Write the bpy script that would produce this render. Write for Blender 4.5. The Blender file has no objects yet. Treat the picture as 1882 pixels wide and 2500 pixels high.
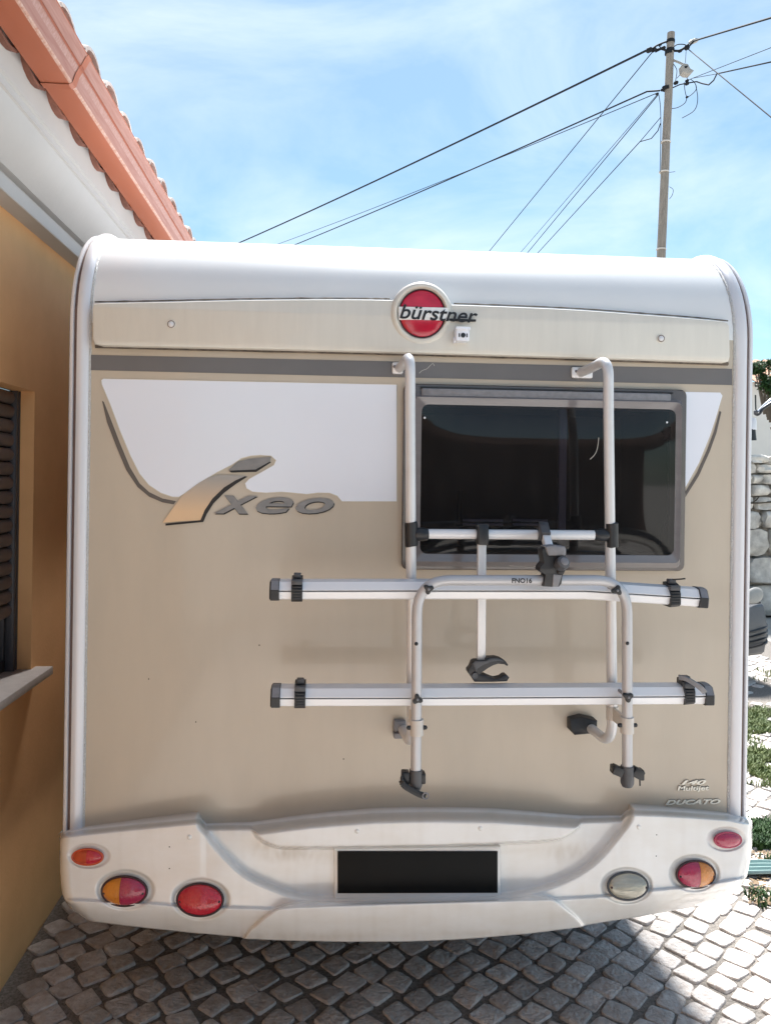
import bpy, bmesh, math, random
import numpy as np
from mathutils import Vector, Matrix, noise
from mathutils.geometry import tessellate_polygon
random.seed(7); np.random.seed(7)
R = math.radians
scene = bpy.context.scene
COL = scene.collection

# ------------------------------------------------------------------ camera
# metres; the motorhome's rear panel is the plane y = 0, ground z = 0
FPX, CX, CY, W0 = 1930.0, 941.0, 1172.0, 1882.0      # focal length and principal point in photo pixels
CAM = Vector((0.0, -2.6, 1.9))
ay = Vector(((800-CX)/FPX, -(1170-CY)/FPX, -1)).normalized()          # direction of world +Y in the lens
ax = Vector(((27400-CX)/FPX, -(1540-CY)/FPX, -1)); ax = (ax-ay*ax.dot(ay)).normalized()
az = ax.cross(ay)
ROT = Matrix((ax, ay, az))
cam = bpy.data.cameras.new('camera'); cam_o = bpy.data.objects.new('camera', cam); COL.objects.link(cam_o)
cam_o.matrix_world = Matrix.Translation(CAM) @ ROT.to_4x4()
cam.sensor_fit = 'HORIZONTAL'; cam.sensor_width = 36.0; cam.lens = FPX/W0*36.0
cam.shift_y = -(1250-CY)/W0
cam.clip_start = 0.05; cam.clip_end = 3000
scene.camera = cam_o

# ------------------------------------------------------------------ light
SUN_DIR = Vector((0.13, 0.60, 1.0)).normalized()
world = bpy.data.worlds.new('World'); scene.world = world; world.use_nodes = True
wt = world.node_tree; wt.nodes.clear()
def wn(t, **k):
    n = wt.nodes.new(t)
    for a, b in k.items(): setattr(n, a, b)
    return n
sky = wn('ShaderNodeTexSky', sky_type='NISHITA', sun_disc=False)
sky.sun_elevation = math.asin(SUN_DIR.z)
sky.sun_rotation = math.atan2(SUN_DIR.x, SUN_DIR.y)
sky.altitude = 100; sky.air_density = 1.0; sky.dust_density = 0.6; sky.ozone_density = 1.0
tc = wn('ShaderNodeTexCoord')
mp = wn('ShaderNodeMapping'); mp.inputs['Scale'].default_value = (1.0, 1.0, 2.4); mp.inputs['Rotation'].default_value = (0.2, 0.35, 0.5)
n1 = wn('ShaderNodeTexNoise'); n1.inputs['Scale'].default_value = 2.3; n1.inputs['Detail'].default_value = 9; n1.inputs['Roughness'].default_value = 0.58; n1.inputs['Distortion'].default_value = 0.55
r1 = wn('ShaderNodeValToRGB'); r1.color_ramp.elements[0].position = 0.44; r1.color_ramp.elements[1].position = 0.86
r1.color_ramp.elements[0].color = (0.08, 0.08, 0.08, 1); r1.color_ramp.elements[1].color = (0.75, 0.75, 0.75, 1)
mx = wn('ShaderNodeMix', data_type='RGBA'); mx.inputs['B'].default_value = (7.6, 8.2, 8.5, 1)
tint = wn('ShaderNodeMix', data_type='RGBA', blend_type='MULTIPLY'); tint.inputs['Factor'].default_value = 1; tint.inputs['B'].default_value = (0.76, 0.98, 1.0, 1)
bg = wn('ShaderNodeBackground'); bg.inputs['Strength'].default_value = 0.059
wo = wn('ShaderNodeOutputWorld')
L = wt.links.new
L(tc.outputs['Generated'], mp.inputs['Vector']); L(mp.outputs[0], n1.inputs['Vector']); L(n1.outputs['Fac'], r1.inputs[0])
L(r1.outputs[0], mx.inputs['Factor']); L(sky.outputs[0], tint.inputs['A']); L(tint.outputs['Result'], mx.inputs['A']); L(mx.outputs['Result'], bg.inputs[0]); L(bg.outputs[0], wo.inputs[0])

sun = bpy.data.lights.new('sun', 'SUN'); sun.energy = 4.7; sun.angle = R(11); sun.color = (1.0, 0.98, 0.955)
sun_o = bpy.data.objects.new('sun', sun); COL.objects.link(sun_o)
sun_o.rotation_euler = SUN_DIR.to_track_quat('Z', 'Y').to_euler(); sun_o.location = SUN_DIR*30
vs = scene.view_settings
vs.view_transform = 'Standard'; vs.look = 'None'; vs.exposure = 1.47; vs.gamma = 1; vs.use_curve_mapping = False

# ------------------------------------------------------------------ measuring: photo pixel -> place in the yard
K = 1882/1665.0
def ray(px, py): return ROT @ Vector(((px-CX)/FPX, -(py-CY)/FPX, -1))
def atY(px, py, Y):
    d = ray(px, py); return CAM + d*((Y-CAM.y)/d.y)
def atX(px, py, X):
    d = ray(px, py); return CAM + d*((X-CAM.x)/d.x)
def atZ(px, py, Z):
    d = ray(px, py); return CAM + d*((Z-CAM.z)/d.z)
def P(x, y, Y): return atY(x*K, y*K, Y)
def proj(p):
    c = ROT.transposed() @ (Vector(p)-CAM); return CX-FPX*c.x/c.z, CY+FPX*c.y/c.z

# ------------------------------------------------------------------ materials
MATS = {}
def mat(name, col, rough=0.5, metal=0.0, var=0.0, vscale=8.0, bump=0.0, bscale=60.0, coat=0.0, spec=0.5, col2=None,
        stretch=(1, 1, 1), rand=0.0, detail=6, rvar=0.0):
    m = bpy.data.materials.new(name); m.use_nodes = True; t = m.node_tree; b = t.nodes['Principled BSDF']
    b.inputs['Roughness'].default_value = rough; b.inputs['Metallic'].default_value = metal
    b.inputs['Coat Weight'].default_value = coat; b.inputs['Coat Roughness'].default_value = 0.06
    b.inputs['Specular IOR Level'].default_value = spec
    b.inputs['Base Color'].default_value = (*col, 1)
    lk = t.links.new
    geo = t.nodes.new('ShaderNodeNewGeometry'); mpn = t.nodes.new('ShaderNodeMapping'); mpn.inputs['Scale'].default_value = stretch
    lk(geo.outputs['Position'], mpn.inputs['Vector'])
    if var > 0 or col2:
        nz = t.nodes.new('ShaderNodeTexNoise'); nz.inputs['Scale'].default_value = vscale; nz.inputs['Detail'].default_value = detail; nz.inputs['Roughness'].default_value = 0.6
        lk(mpn.outputs[0], nz.inputs['Vector'])
        rp = t.nodes.new('ShaderNodeMapRange'); rp.inputs['From Min'].default_value = 0.3; rp.inputs['From Max'].default_value = 0.7
        lk(nz.outputs['Fac'], rp.inputs['Value'])
        mixn = t.nodes.new('ShaderNodeMix'); mixn.data_type = 'RGBA'
        c2 = col2 or tuple(c*(1-var) for c in col)
        mixn.inputs['A'].default_value = (*col, 1); mixn.inputs['B'].default_value = (*c2, 1)
        lk(rp.outputs[0], mixn.inputs['Factor'])
        out = mixn.outputs['Result']
        if rand > 0:
            oi = t.nodes.new('ShaderNodeObjectInfo'); mr = t.nodes.new('ShaderNodeMapRange')
            mr.inputs['To Min'].default_value = 1-rand; mr.inputs['To Max'].default_value = 1+rand*0.55
            lk(oi.outputs['Random'], mr.inputs['Value'])
            mul = t.nodes.new('ShaderNodeMix'); mul.data_type = 'RGBA'; mul.blend_type = 'MULTIPLY'; mul.inputs['Factor'].default_value = 1
            lk(out, mul.inputs['A']); lk(mr.outputs[0], mul.inputs['B']); out = mul.outputs['Result']
        lk(out, b.inputs['Base Color'])
        if rvar > 0:
            rr = t.nodes.new('ShaderNodeMapRange'); rr.inputs['To Min'].default_value = max(0.02, rough-rvar); rr.inputs['To Max'].default_value = rough+rvar
            lk(nz.outputs['Fac'], rr.inputs['Value']); lk(rr.outputs[0], b.inputs['Roughness'])
    if bump > 0:
        nb = t.nodes.new('ShaderNodeTexNoise'); nb.inputs['Scale'].default_value = bscale; nb.inputs['Detail'].default_value = 5
        lk(mpn.outputs[0], nb.inputs['Vector'])
        bp = t.nodes.new('ShaderNodeBump'); bp.inputs['Strength'].default_value = bump; bp.inputs['Distance'].default_value = 0.01
        lk(nb.outputs['Fac'], bp.inputs['Height']); lk(bp.outputs[0], b.inputs['Normal'])
    MATS[name] = m
    return m

M_beige = mat('beige_paint', (0.535, 0.46, 0.37), 0.34, 0.0, 0.09, 3.2, coat=0.35, rvar=0.12, bump=0.03, bscale=2.0, stretch=(2.2, 1, 0.55), detail=9)
M_white = mat('white_gelcoat', (0.80, 0.80, 0.80), 0.30, 0, 0.05, 3.0, coat=0.3, bump=0.02, bscale=3)
M_bump = mat('bumper_gelcoat', (0.83, 0.825, 0.815), 0.20, 0, 0.0, 5.0, coat=0.8, stretch=(1, 1, 2), col2=(0.75, 0.72, 0.675), detail=9)
M_dirty = mat('dirty_gelcoat', (0.76, 0.72, 0.66), 0.35, 0, 0.0, 7.0, coat=0.2, col2=(0.60, 0.54, 0.46))
M_mould = mat('cream_moulding', (0.69, 0.66, 0.595), 0.36, 0, 0.06, 9.0, coat=0.2, stretch=(4, 1, 0.6))
M_decal = mat('white_decal', (0.78, 0.81, 0.89), 0.28, 0, 0.02, 3.0, coat=0.3)
M_stripe = mat('grey_stripe', (0.155, 0.148, 0.150), 0.4, 0, 0.12, 6.0, coat=0.1)
M_swoosh = mat('brown_grey_vinyl', (0.125, 0.105, 0.095), 0.4, 0, 0.15, 9)
M_rail = mat('anodised_rail', (0.72, 0.715, 0.745), 0.33, 0.12, 0.06, 5.0, stretch=(1, 1, 0.15))
M_strip = mat('brown_insert', (0.15, 0.095, 0.085), 0.5, 0, 0.2, 30)
M_seal = mat('sealant', (0.74, 0.73, 0.71), 0.6, 0, 0.25, 160.0, bump=0.9, bscale=260)
M_dirt = mat('black_dirt', (0.05, 0.042, 0.035), 0.9, 0, 0.4, 30, col2=(0.20, 0.17, 0.14))
M_alu = mat('brushed_aluminium', (0.82, 0.82, 0.84), 0.30, 0.12, 0.08, 6.0, stretch=(0.1, 1, 3))
M_tube = mat('satin_tube', (0.70, 0.70, 0.715), 0.34, 0.2, 0.08, 14.0)
M_hoop = mat('grey_hoop_tube', (0.52, 0.52, 0.54), 0.36, 0.25, 0.10, 14.0)
M_collar = mat('beige_collar', (0.60, 0.56, 0.52), 0.5, 0.1, 0.08, 10)
M_black = mat('black_plastic', (0.018, 0.019, 0.023), 0.38, 0, 0.3, 40, bump=0.1, bscale=150)
M_grey = mat('dark_grey_plastic', (0.075, 0.078, 0.088), 0.45, 0, 0.25, 40, bump=0.1, bscale=150)
M_lightgrey = mat('faded_plastic', (0.24, 0.24, 0.26), 0.5, 0, 0.25, 50)
M_red = mat('red_emblem', (0.60, 0.010, 0.045), 0.22, 0, 0.35, 12, coat=0.6)
M_redlens = mat('red_lens', (0.55, 0.010, 0.030), 0.16, 0, 0.2, 25, coat=0.8, bump=0.35, bscale=300, stretch=(1, 1, .25))
M_purplens = mat('crimson_lens', (0.42, 0.014, 0.070), 0.16, 0, 0.2, 25, coat=0.8, bump=0.35, bscale=300, stretch=(1, 1, .25))
M_amber = mat('amber_lens', (0.66, 0.22, 0.014), 0.16, 0, 0.2, 25, coat=0.8, bump=0.35, bscale=300, stretch=(1, 1, .25))
M_orangered = mat('orange_red_lens', (0.62, 0.075, 0.022), 0.18, 0, 0.35, 25, coat=0.6, bump=0.25, bscale=120)
M_clear = mat('clear_lens', (0.50, 0.47, 0.38), 0.12, 0.2, 0.5, 22, coat=0.9, bump=0.4, bscale=60, stretch=(0.4, 1, 1.6))
M_rim = mat('lamp_rim', (0.035, 0.012, 0.016), 0.4)
M_plate = mat('black_plate', (0.004, 0.004, 0.004), 0.55, 0, 0.3, 20, spec=0.2)
M_chrome = mat('chrome_letters', (0.78, 0.75, 0.66), 0.3, 0.1, coat=0.5)
M_copper = mat('copper_vinyl', (0.70, 0.47, 0.28), 0.4, 0.1)
_t = M_copper.node_tree; _g = _t.nodes.new('ShaderNodeNewGeometry'); _x = _t.nodes.new('ShaderNodeSeparateXYZ'); _r = _t.nodes.new('ShaderNodeValToRGB')
_m = _t.nodes.new('ShaderNodeMapRange'); _m.inputs['From Min'].default_value = 1.79; _m.inputs['From Max'].default_value = 1.90
_r.color_ramp.elements[0].color = (0.72, 0.50, 0.31, 1); _r.color_ramp.elements[1].color = (0.36, 0.34, 0.32, 1)   # printed fade of the vinyl
_t.links.new(_g.outputs['Position'], _x.inputs[0]); _t.links.new(_x.outputs['Z'], _m.inputs['Value']); _t.links.new(_m.outputs[0], _r.inputs[0]); _t.links.new(_r.outputs[0], _t.nodes['Principled BSDF'].inputs['Base Color'])
M_xeo = mat('grey_vinyl', (0.25, 0.245, 0.245), 0.4, 0, 0.2, 30)
M_ink = mat('black_ink', (0.012, 0.011, 0.013), 0.45)
M_scallop = mat('terracotta_under', (0.30, 0.125, 0.085), 0.85, 0, 0.4, 18, rand=0.25, bump=0.2, bscale=80)
M_tile = mat('weathered_tile', (0.60, 0.54, 0.51), 0.85, 0, 0.0, 14, col2=(0.40, 0.29, 0.24), rand=0.28, bump=0.3, bscale=70)
M_gut = mat('terracotta_gutter', (0.42, 0.125, 0.062), 0.5, 0, 0.12, 4, stretch=(1, 0.4, 1))
M_gutf = mat('streaky_gutter', (0.34, 0.145, 0.11), 0.6, 0, 0.0, 20, col2=(0.44, 0.24, 0.20), stretch=(2, 0.25, 5), detail=8)
M_gutp = mat('pink_gutter', (0.50, 0.31, 0.275), 0.65, 0, 0.0, 24, col2=(0.38, 0.19, 0.15), stretch=(3, 6, 3), detail=8)
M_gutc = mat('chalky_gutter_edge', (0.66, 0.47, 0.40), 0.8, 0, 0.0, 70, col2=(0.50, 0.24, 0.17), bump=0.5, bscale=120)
M_corn = mat('cornice_white', (0.52, 0.505, 0.49), 0.8, 0, 0.08, 3, bump=0.08, bscale=40)
M_plaster = mat('ochre_plaster', (0.88, 0.505, 0.235), 0.85, 0, 0.0, 2.6, col2=(0.76, 0.42, 0.19), bump=0.09, bscale=70, detail=10)
M_sill = mat('stone_sill', (0.50, 0.455, 0.43), 0.6, 0, 0.15, 30, bump=0.1, bscale=90)
M_shut = mat('shutter_slat', (0.17, 0.135, 0.125), 0.5, 0, 0.15, 12)
M_guide = mat('shutter_guide', (0.09, 0.09, 0.10), 0.4, 0.3)
M_cob = mat('limestone_cobble', (0.74, 0.695, 0.655), 0.72, 0, 0.0, 30, col2=(0.50, 0.43, 0.385), rand=0.24, bump=1.0, bscale=75, detail=9)
M_cob2 = mat('limestone_cobble_far', (0.72, 0.69, 0.65), 0.75, 0, 0.0, 9, col2=(0.52, 0.48, 0.44), bump=0.5, bscale=60, detail=9)
M_grit = mat('joint_grit', (0.36, 0.325, 0.29), 0.95, 0, 0.0, 75, col2=(0.14, 0.125, 0.11), bump=1.0, bscale=220, detail=9)
M_rock = mat('pale_wall_stone', (0.82, 0.775, 0.70), 0.85, 0, 0.0, 7, col2=(0.42, 0.39, 0.36), rand=0.2, bump=0.9, bscale=16, detail=10)
M_mortar = mat('wall_mortar', (0.42, 0.37, 0.32), 0.95, 0, 0.4, 14, bump=0.8, bscale=40)
M_wood = mat('grey_pole_wood', (0.31, 0.275, 0.24), 0.85, 0, 0.0, 9, col2=(0.17, 0.15, 0.13), stretch=(6, 6, 0.5), bump=0.5, bscale=30, detail=8)
M_cable = mat('black_cable', (0.015, 0.017, 0.021), 0.8, spec=0.2)
M_lampm = mat('lamp_housing', (0.34, 0.33, 0.31), 0.6, 0.1, 0.15, 9)
M_leaf = mat('leaf', (0.055, 0.115, 0.030), 0.55, 0, 0.0, 9, col2=(0.025, 0.060, 0.018))
M_grass = mat('grass_blade', (0.20, 0.23, 0.09), 0.6, 0, 0.0, 6, col2=(0.09, 0.14, 0.045))
M_litter = mat('dry_leaf', (0.24, 0.16, 0.09), 0.8, 0, 0.4, 20)
M_bark = mat('bark', (0.10, 0.08, 0.06), 0.9, 0, 0.3, 12, bump=0.6, bscale=30)
M_fwall = mat('far_white_wall', (0.66, 0.64, 0.61), 0.85, 0, 0.12, 1.2)
M_ftile = mat('far_roof_tile', (0.50, 0.27, 0.17), 0.85, 0, 0.3, 5)
M_carbody = mat('dark_car_paint', (0.065, 0.07, 0.078), 0.3, 0.2, 0.1, 3, coat=0.7)
M_carplas = mat('car_plastic', (0.13, 0.13, 0.135), 0.5, 0, 0.15, 12)
M_tyre = mat('tyre', (0.02, 0.02, 0.02), 0.85, 0, 0.3, 30)
M_green = mat('pale_green_sheet', (0.30, 0.42, 0.40), 0.4, 0, 0.2, 14)
M_under = mat('chassis_black', (0.02, 0.02, 0.02), 0.8, 0, 0.3, 12)
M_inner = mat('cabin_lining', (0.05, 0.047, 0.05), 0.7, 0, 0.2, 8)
M_bar = mat('blind_bar', (0.80, 0.80, 0.86), 0.5, 0.1, 0.1, 8)

def glass(name, tint, rough=0.04, refl=1.0):
    m = bpy.data.materials.new(name); m.use_nodes = True; t = m.node_tree; t.nodes.clear()
    o = t.nodes.new('ShaderNodeOutputMaterial'); tr = t.nodes.new('ShaderNodeBsdfTransparent'); gl = t.nodes.new('ShaderNodeBsdfGlossy')
    tr.inputs[0].default_value = (*tint, 1); gl.inputs['Roughness'].default_value = rough
    fr = t.nodes.new('ShaderNodeFresnel'); fr.inputs['IOR'].default_value = 1.45
    geo = t.nodes.new('ShaderNodeNewGeometry'); mpn = t.nodes.new('ShaderNodeMapping'); mpn.inputs['Scale'].default_value = (4, 1, 1.6)
    nz = t.nodes.new('ShaderNodeTexNoise'); nz.inputs['Scale'].default_value = 5; nz.inputs['Detail'].default_value = 8
    di = t.nodes.new('ShaderNodeBsdfDiffuse'); di.inputs[0].default_value = (0.35, 0.33, 0.33, 1)
    rp = t.nodes.new('ShaderNodeMapRange'); rp.inputs['From Min'].default_value = 0.45; rp.inputs['From Max'].default_value = 0.9; rp.inputs['To Min'].default_value = 0.03; rp.inputs['To Max'].default_value = 0.05
    m1 = t.nodes.new('ShaderNodeMixShader'); m2 = t.nodes.new('ShaderNodeMixShader')
    k = t.links.new
    k(geo.outputs['Position'], mpn.inputs[0]); k(mpn.outputs[0], nz.inputs['Vector']); k(nz.outputs['Fac'], rp.inputs['Value'])
    k(fr.outputs[0], m1.inputs[0]); k(tr.outputs[0], m1.inputs[1]); k(gl.outputs[0], m1.inputs[2])
    k(rp.outputs[0], m2.inputs[0]); k(m1.outputs[0], m2.inputs[1]); k(di.outputs[0], m2.inputs[2]); k(m2.outputs[0], o.inputs[0])
    return m
M_pane = glass('smoked_acrylic', (0.20, 0.19, 0.225))
M_flange = mat('smoked_flange', (0.20, 0.185, 0.19), 0.14, 0, 0.2, 5, coat=0.7, stretch=(0.4, 1, 6))
M_flange2 = mat('smoked_border', (0.10, 0.085, 0.081), 0.22, 0, 0.15, 8, coat=0.6)
M_carglass = mat('car_glass', (0.02, 0.024, 0.028), 0.06, 0, coat=0.5)

# ------------------------------------------------------------------ scene graph helpers
def tag(o, label=None, cat=None, group=None, kind=None):
    if label: o['label'] = label
    if cat: o['category'] = cat
    if group: o['group'] = group
    if kind: o['kind'] = kind
    return o
def thing(name, loc, label, cat, group=None):
    o = bpy.data.objects.new(name, None); COL.objects.link(o); o.location = loc; o.empty_display_size = 0.2
    return tag(o, label, cat, group)
def attach(o, parent):
    o.parent = parent
    if parent.type == 'EMPTY': o.matrix_parent_inverse = Matrix.Translation(-Vector(parent.location))

class MB:
    """collects shapes; build() links them as ONE mesh object (coordinates are world coordinates)"""
    def __init__(s): s.bm = bmesh.new(); s.mi = 0
    def faces(s, vs_, fs):
        v = [s.bm.verts.new(p) for p in vs_]
        for f in fs:
            try: fc = s.bm.faces.new([v[i] for i in f]); fc.material_index = s.mi
            except ValueError: pass
        return v
    def obox(s, c, X, Y, Z, hx, hy, hz, b=0.0):
        t = bmesh.new(); bmesh.ops.create_cube(t, size=2)
        for v in t.verts: v.co = Vector((v.co.x*hx, v.co.y*hy, v.co.z*hz))
        if b > 0: bmesh.ops.bevel(t, geom=t.edges[:], offset=b, segments=2, affect='EDGES', profile=0.5, clamp_overlap=True)
        c = Vector(c); X = Vector(X); Y = Vector(Y); Z = Vector(Z)
        for v in t.verts: v.co = c + X*v.co.x + Y*v.co.y + Z*v.co.z
        s.merge(t)
        return s
    def merge(s, t):
        t.verts.index_update(); v = [s.bm.verts.new(a.co) for a in t.verts]
        for f in t.faces: s.bm.faces.new([v[a.index] for a in f.verts]).material_index = s.mi
        t.free()
    def box(s, x0, x1, y0, y1, z0, z1, b=0.0):
        return s.obox(((x0+x1)/2, (y0+y1)/2, (z0+z1)/2), (1, 0, 0), (0, 1, 0), (0, 0, 1), abs(x1-x0)/2, abs(y1-y0)/2, abs(z1-z0)/2, b)
    def bar(s, a, b, wv, w, h, bev=0.0):
        """box from a to b; wv = direction of width w"""
        a = Vector(a); b = Vector(b); Y = (b-a).normalized(); X = Vector(wv); X = (X-Y*X.dot(Y)).normalized(); Z = X.cross(Y)
        return s.obox((a+b)/2, X, Y, Z, w/2, (b-a).length/2, h/2, bev)
    def tube(s, pts, r, seg=14, cap=True, prof=None):
        pts = [Vector(p) for p in pts]; n = len(pts); rr = r if isinstance(r, (list, tuple)) else [r]*n
        T = [(pts[min(i+1, n-1)]-pts[max(i-1, 0)]).normalized() for i in range(n)]
        u = Vector((0, 0, 1)) if abs(T[0].z) < 0.9 else Vector((1, 0, 0))
        u = (u-T[0]*u.dot(T[0])).normalized(); rings = []
        for i in range(n):
            u = (u-T[i]*u.dot(T[i])).normalized(); w = T[i].cross(u)
            pr = prof or [(math.cos(2*math.pi*k/seg), math.sin(2*math.pi*k/seg)) for k in range(seg)]
            rings.append([s.bm.verts.new(pts[i]+(u*a+w*b)*rr[i]) for a, b in pr])
        m = len(rings[0])
        for i in range(n-1):
            for k in range(m):
                s.bm.faces.new((rings[i][k], rings[i][(k+1) % m], rings[i+1][(k+1) % m], rings[i+1][k])).material_index = s.mi
        if cap:
            s.bm.faces.new(rings[0][::-1]).material_index = s.mi; s.bm.faces.new(rings[-1]).material_index = s.mi
        return s
    def strip(s, prof, path, close=False, caps=False):
        """prof: (a,b) pairs; path: (origin, dirA, dirB)"""
        rows = [[s.bm.verts.new(Vector(o)+Vector(A)*a+Vector(B)*b) for a, b in prof] for o, A, B in path]
        m = len(prof)
        for i in range(len(rows)-1):
            for k in range(m if close else m-1):
                s.bm.faces.new((rows[i][k], rows[i][(k+1) % m], rows[i+1][(k+1) % m], rows[i+1][k])).material_index = s.mi
        if caps and close:
            s.bm.faces.new(rows[0][::-1]).material_index = s.mi; s.bm.faces.new(rows[-1]).material_index = s.mi
        return s
    def prism(s, poly, depth, bev=0.0):
        """poly: points (front outline, any plane y-ish); depth: vector from front to back; bev: rounded front rim"""
        poly = [Vector(p) for p in poly]; dv = Vector(depth); n = len(poly); dn = dv.normalized()
        c = sum(poly, Vector())/n
        area = sum((poly[i]-c).cross(poly[(i+1) % n]-c).dot(dn) for i in range(n))
        if area > 0: poly.reverse()
        loops = [[p+dv for p in poly]]
        if bev > 0:
            def inset(d):
                out = []
                for i in range(n):
                    a, b, e = poly[i-1], poly[i], poly[(i+1) % n]
                    e1 = (b-a); e2 = (e-b)
                    e1 = e1.normalized() if e1.length > 1e-9 else e2.normalized(); e2 = e2.normalized() if e2.length > 1e-9 else e1
                    n1_ = dn.cross(e1); n2_ = dn.cross(e2); q = n1_+n2_
                    q = q/max(q.length_squared/2, 0.5)
                    out.append(b - q*d)
                return out
            sgn = 1
            def ar(pl): return abs(sum((pl[i]-c).cross(pl[(i+1) % n]-c).dot(dn) for i in range(n)))
            if ar(inset(bev*0.2)) > ar(poly): sgn = -1
            loops.append([p+dn*bev for p in poly])
            loops.append([p+dn*bev*0.35 for p in inset(sgn*bev*0.25)])
            loops.append(inset(sgn*bev))
        else: loops.append(poly)
        V = [[s.bm.verts.new(p) for p in lp] for lp in loops]
        for a, b in zip(V[:-1], V[1:]):
            for i in range(n): s.bm.faces.new((a[i], a[(i+1) % n], b[(i+1) % n], b[i])).material_index = s.mi
        for vs2 in (V[-1], V[0][::-1]):
            for t in tessellate_polygon([[v.co for v in vs2]]):
                try: s.bm.faces.new([vs2[i] for i in t]).material_index = s.mi
                except ValueError: pass
        return s
    def dome(s, c, U, V, N, rx, ry, h, seg=32, rings=6, half=None, p0=0.0):
        """elliptic cap; half = (lo,hi) keeps only faces whose u is inside"""
        c = Vector(c); U = Vector(U); V = Vector(V); N = Vector(N); g = []
        for i in range(rings+1):
            a = math.pi/2*i/rings
            g.append([(math.cos(2*math.pi*k/seg)*math.cos(a), math.sin(2*math.pi*k/seg)*math.cos(a), math.sin(a)) for k in range(seg)])
        pos = [[c+U*(rx*a)+V*(ry*b)+N*(h*e+p0) for a, b, e in row] for row in g]
        vv = [[s.bm.verts.new(p) for p in row] for row in pos[:-1]]; top = s.bm.verts.new(pos[-1][0])
        def keep(us):
            u = sum(us)/len(us); return half is None or half[0] <= u <= half[1]
        for i in range(rings):
            for k in range(seg):
                k2 = (k+1) % seg
                if i < rings-1:
                    if keep([g[i][k][0], g[i][k2][0], g[i+1][k][0]]): s.bm.faces.new((vv[i][k], vv[i][k2], vv[i+1][k2], vv[i+1][k])).material_index = s.mi
                elif keep([g[i][k][0]*0.5]): s.bm.faces.new((vv[i][k], vv[i][k2], top)).material_index = s.mi
        for v in [v for v in s.bm.verts if not v.link_faces]: s.bm.verts.remove(v)
        return s
    def build(s, name, m, parent=None, ang=35, kind=None, recalc=True):
        if recalc: bmesh.ops.recalc_face_normals(s.bm, faces=s.bm.faces[:])
        me = bpy.data.meshes.new(name); s.bm.to_mesh(me); s.bm.free()
        for mm in (m if isinstance(m, (list, tuple)) else [m]): me.materials.append(mm)
        if ang: me.shade_smooth(); me.set_sharp_from_angle(angle=R(ang))
        o = bpy.data.objects.new(name, me); COL.objects.link(o)
        if parent: attach(o, parent)
        if kind: o['kind'] = kind
        return o

def fillet(pts, r, n=6):
    pts = [Vector(p) for p in pts]; out = [pts[0]]
    for i in range(1, len(pts)-1):
        a, b, c = pts[i-1], pts[i], pts[i+1]; d1 = (a-b); d2 = (c-b)
        rr = r[i-1] if isinstance(r, (list, tuple)) else r
        q = min(rr, d1.length*0.49, d2.length*0.49); p1 = b+d1.normalized()*q; p2 = b+d2.normalized()*q
        for k in range(n+1):
            t = k/n; out.append(p1*(1-t)**2+b*2*t*(1-t)+p2*t*t)
    out.append(pts[-1]); return out
def smooth(pts, n=6, closed=False):
    """Catmull-Rom through 2-D or 3-D points"""
    pts = [Vector(p) for p in pts]; out = []; m = len(pts)
    for i in range(m if closed else m-1):
        if closed: p = [pts[(i+j) % m] for j in (-1, 0, 1, 2)]
        else: p = [pts[max(i-1, 0)], pts[i], pts[i+1], pts[min(i+2, m-1)]]
        for k in range(n):
            t = k/n
            out.append(0.5*((2*p[1])+(p[2]-p[0])*t+(2*p[0]-5*p[1]+4*p[2]-p[3])*t*t+(3*p[1]-p[0]-3*p[2]+p[3])*t**3))
    if not closed: out.append(pts[-1])
    return out
def rrect(x0, x1, z0, z1, r, Y, n=5):
    out = []
    for cx_, cz_, a0 in ((x1-r, z1-r, 0), (x0+r, z1-r, 90), (x0+r, z0+r, 180), (x1-r, z0+r, 270)):
        for k in range(n+1):
            a = R(a0+90*k/n); out.append(Vector((cx_+r*math.cos(a), Y, cz_+r*math.sin(a))))
    return out
def text_mesh(name, s, box, Y, m, parent, shear=0.0, ext=0.002, offset=0.0, tilt=0.0):
    """lettering filling a pixel box (1665-scale) on the plane y = Y"""
    cu = bpy.data.curves.new(name, 'FONT'); cu.body = s; cu.shear = shear; cu.extrude = 0.0; cu.offset = offset; cu.size = 1; cu.resolution_u = 4
    to = bpy.data.objects.new(name, cu); COL.objects.link(to)
    dg = bpy.context.evaluated_depsgraph_get(); dg.update()
    me = bpy.data.meshes.new_from_object(to.evaluated_get(dg))
    bpy.data.objects.remove(to); bpy.data.curves.remove(cu)
    xs = [v.co.x for v in me.vertices]; ys = [v.co.y for v in me.vertices]
    a = P(box[0], box[3], Y); b = P(box[2], box[1], Y); bm = bmesh.new(); bm.from_mesh(me); bpy.data.meshes.remove(me)
    for v in bm.verts:
        u = (v.co.x-min(xs))/(max(xs)-min(xs)); w = (v.co.y-min(ys))/(max(ys)-min(ys))
        v.co = Vector((a.x+(b.x-a.x)*u, Y, a.z+(b.z-a.z)*w+tilt*(u-0.5)))
    g = bmesh.ops.extrude_face_region(bm, geom=bm.faces[:])
    for v in [e for e in g['geom'] if isinstance(e, bmesh.types.BMVert)]: v.co.y += ext
    mb = MB(); mb.bm.free(); mb.bm = bm
    return mb.build(name, m, parent, ang=30)
def S(t): t = max(0.0, min(1.0, t)); return t*t*(3-2*t)

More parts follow.
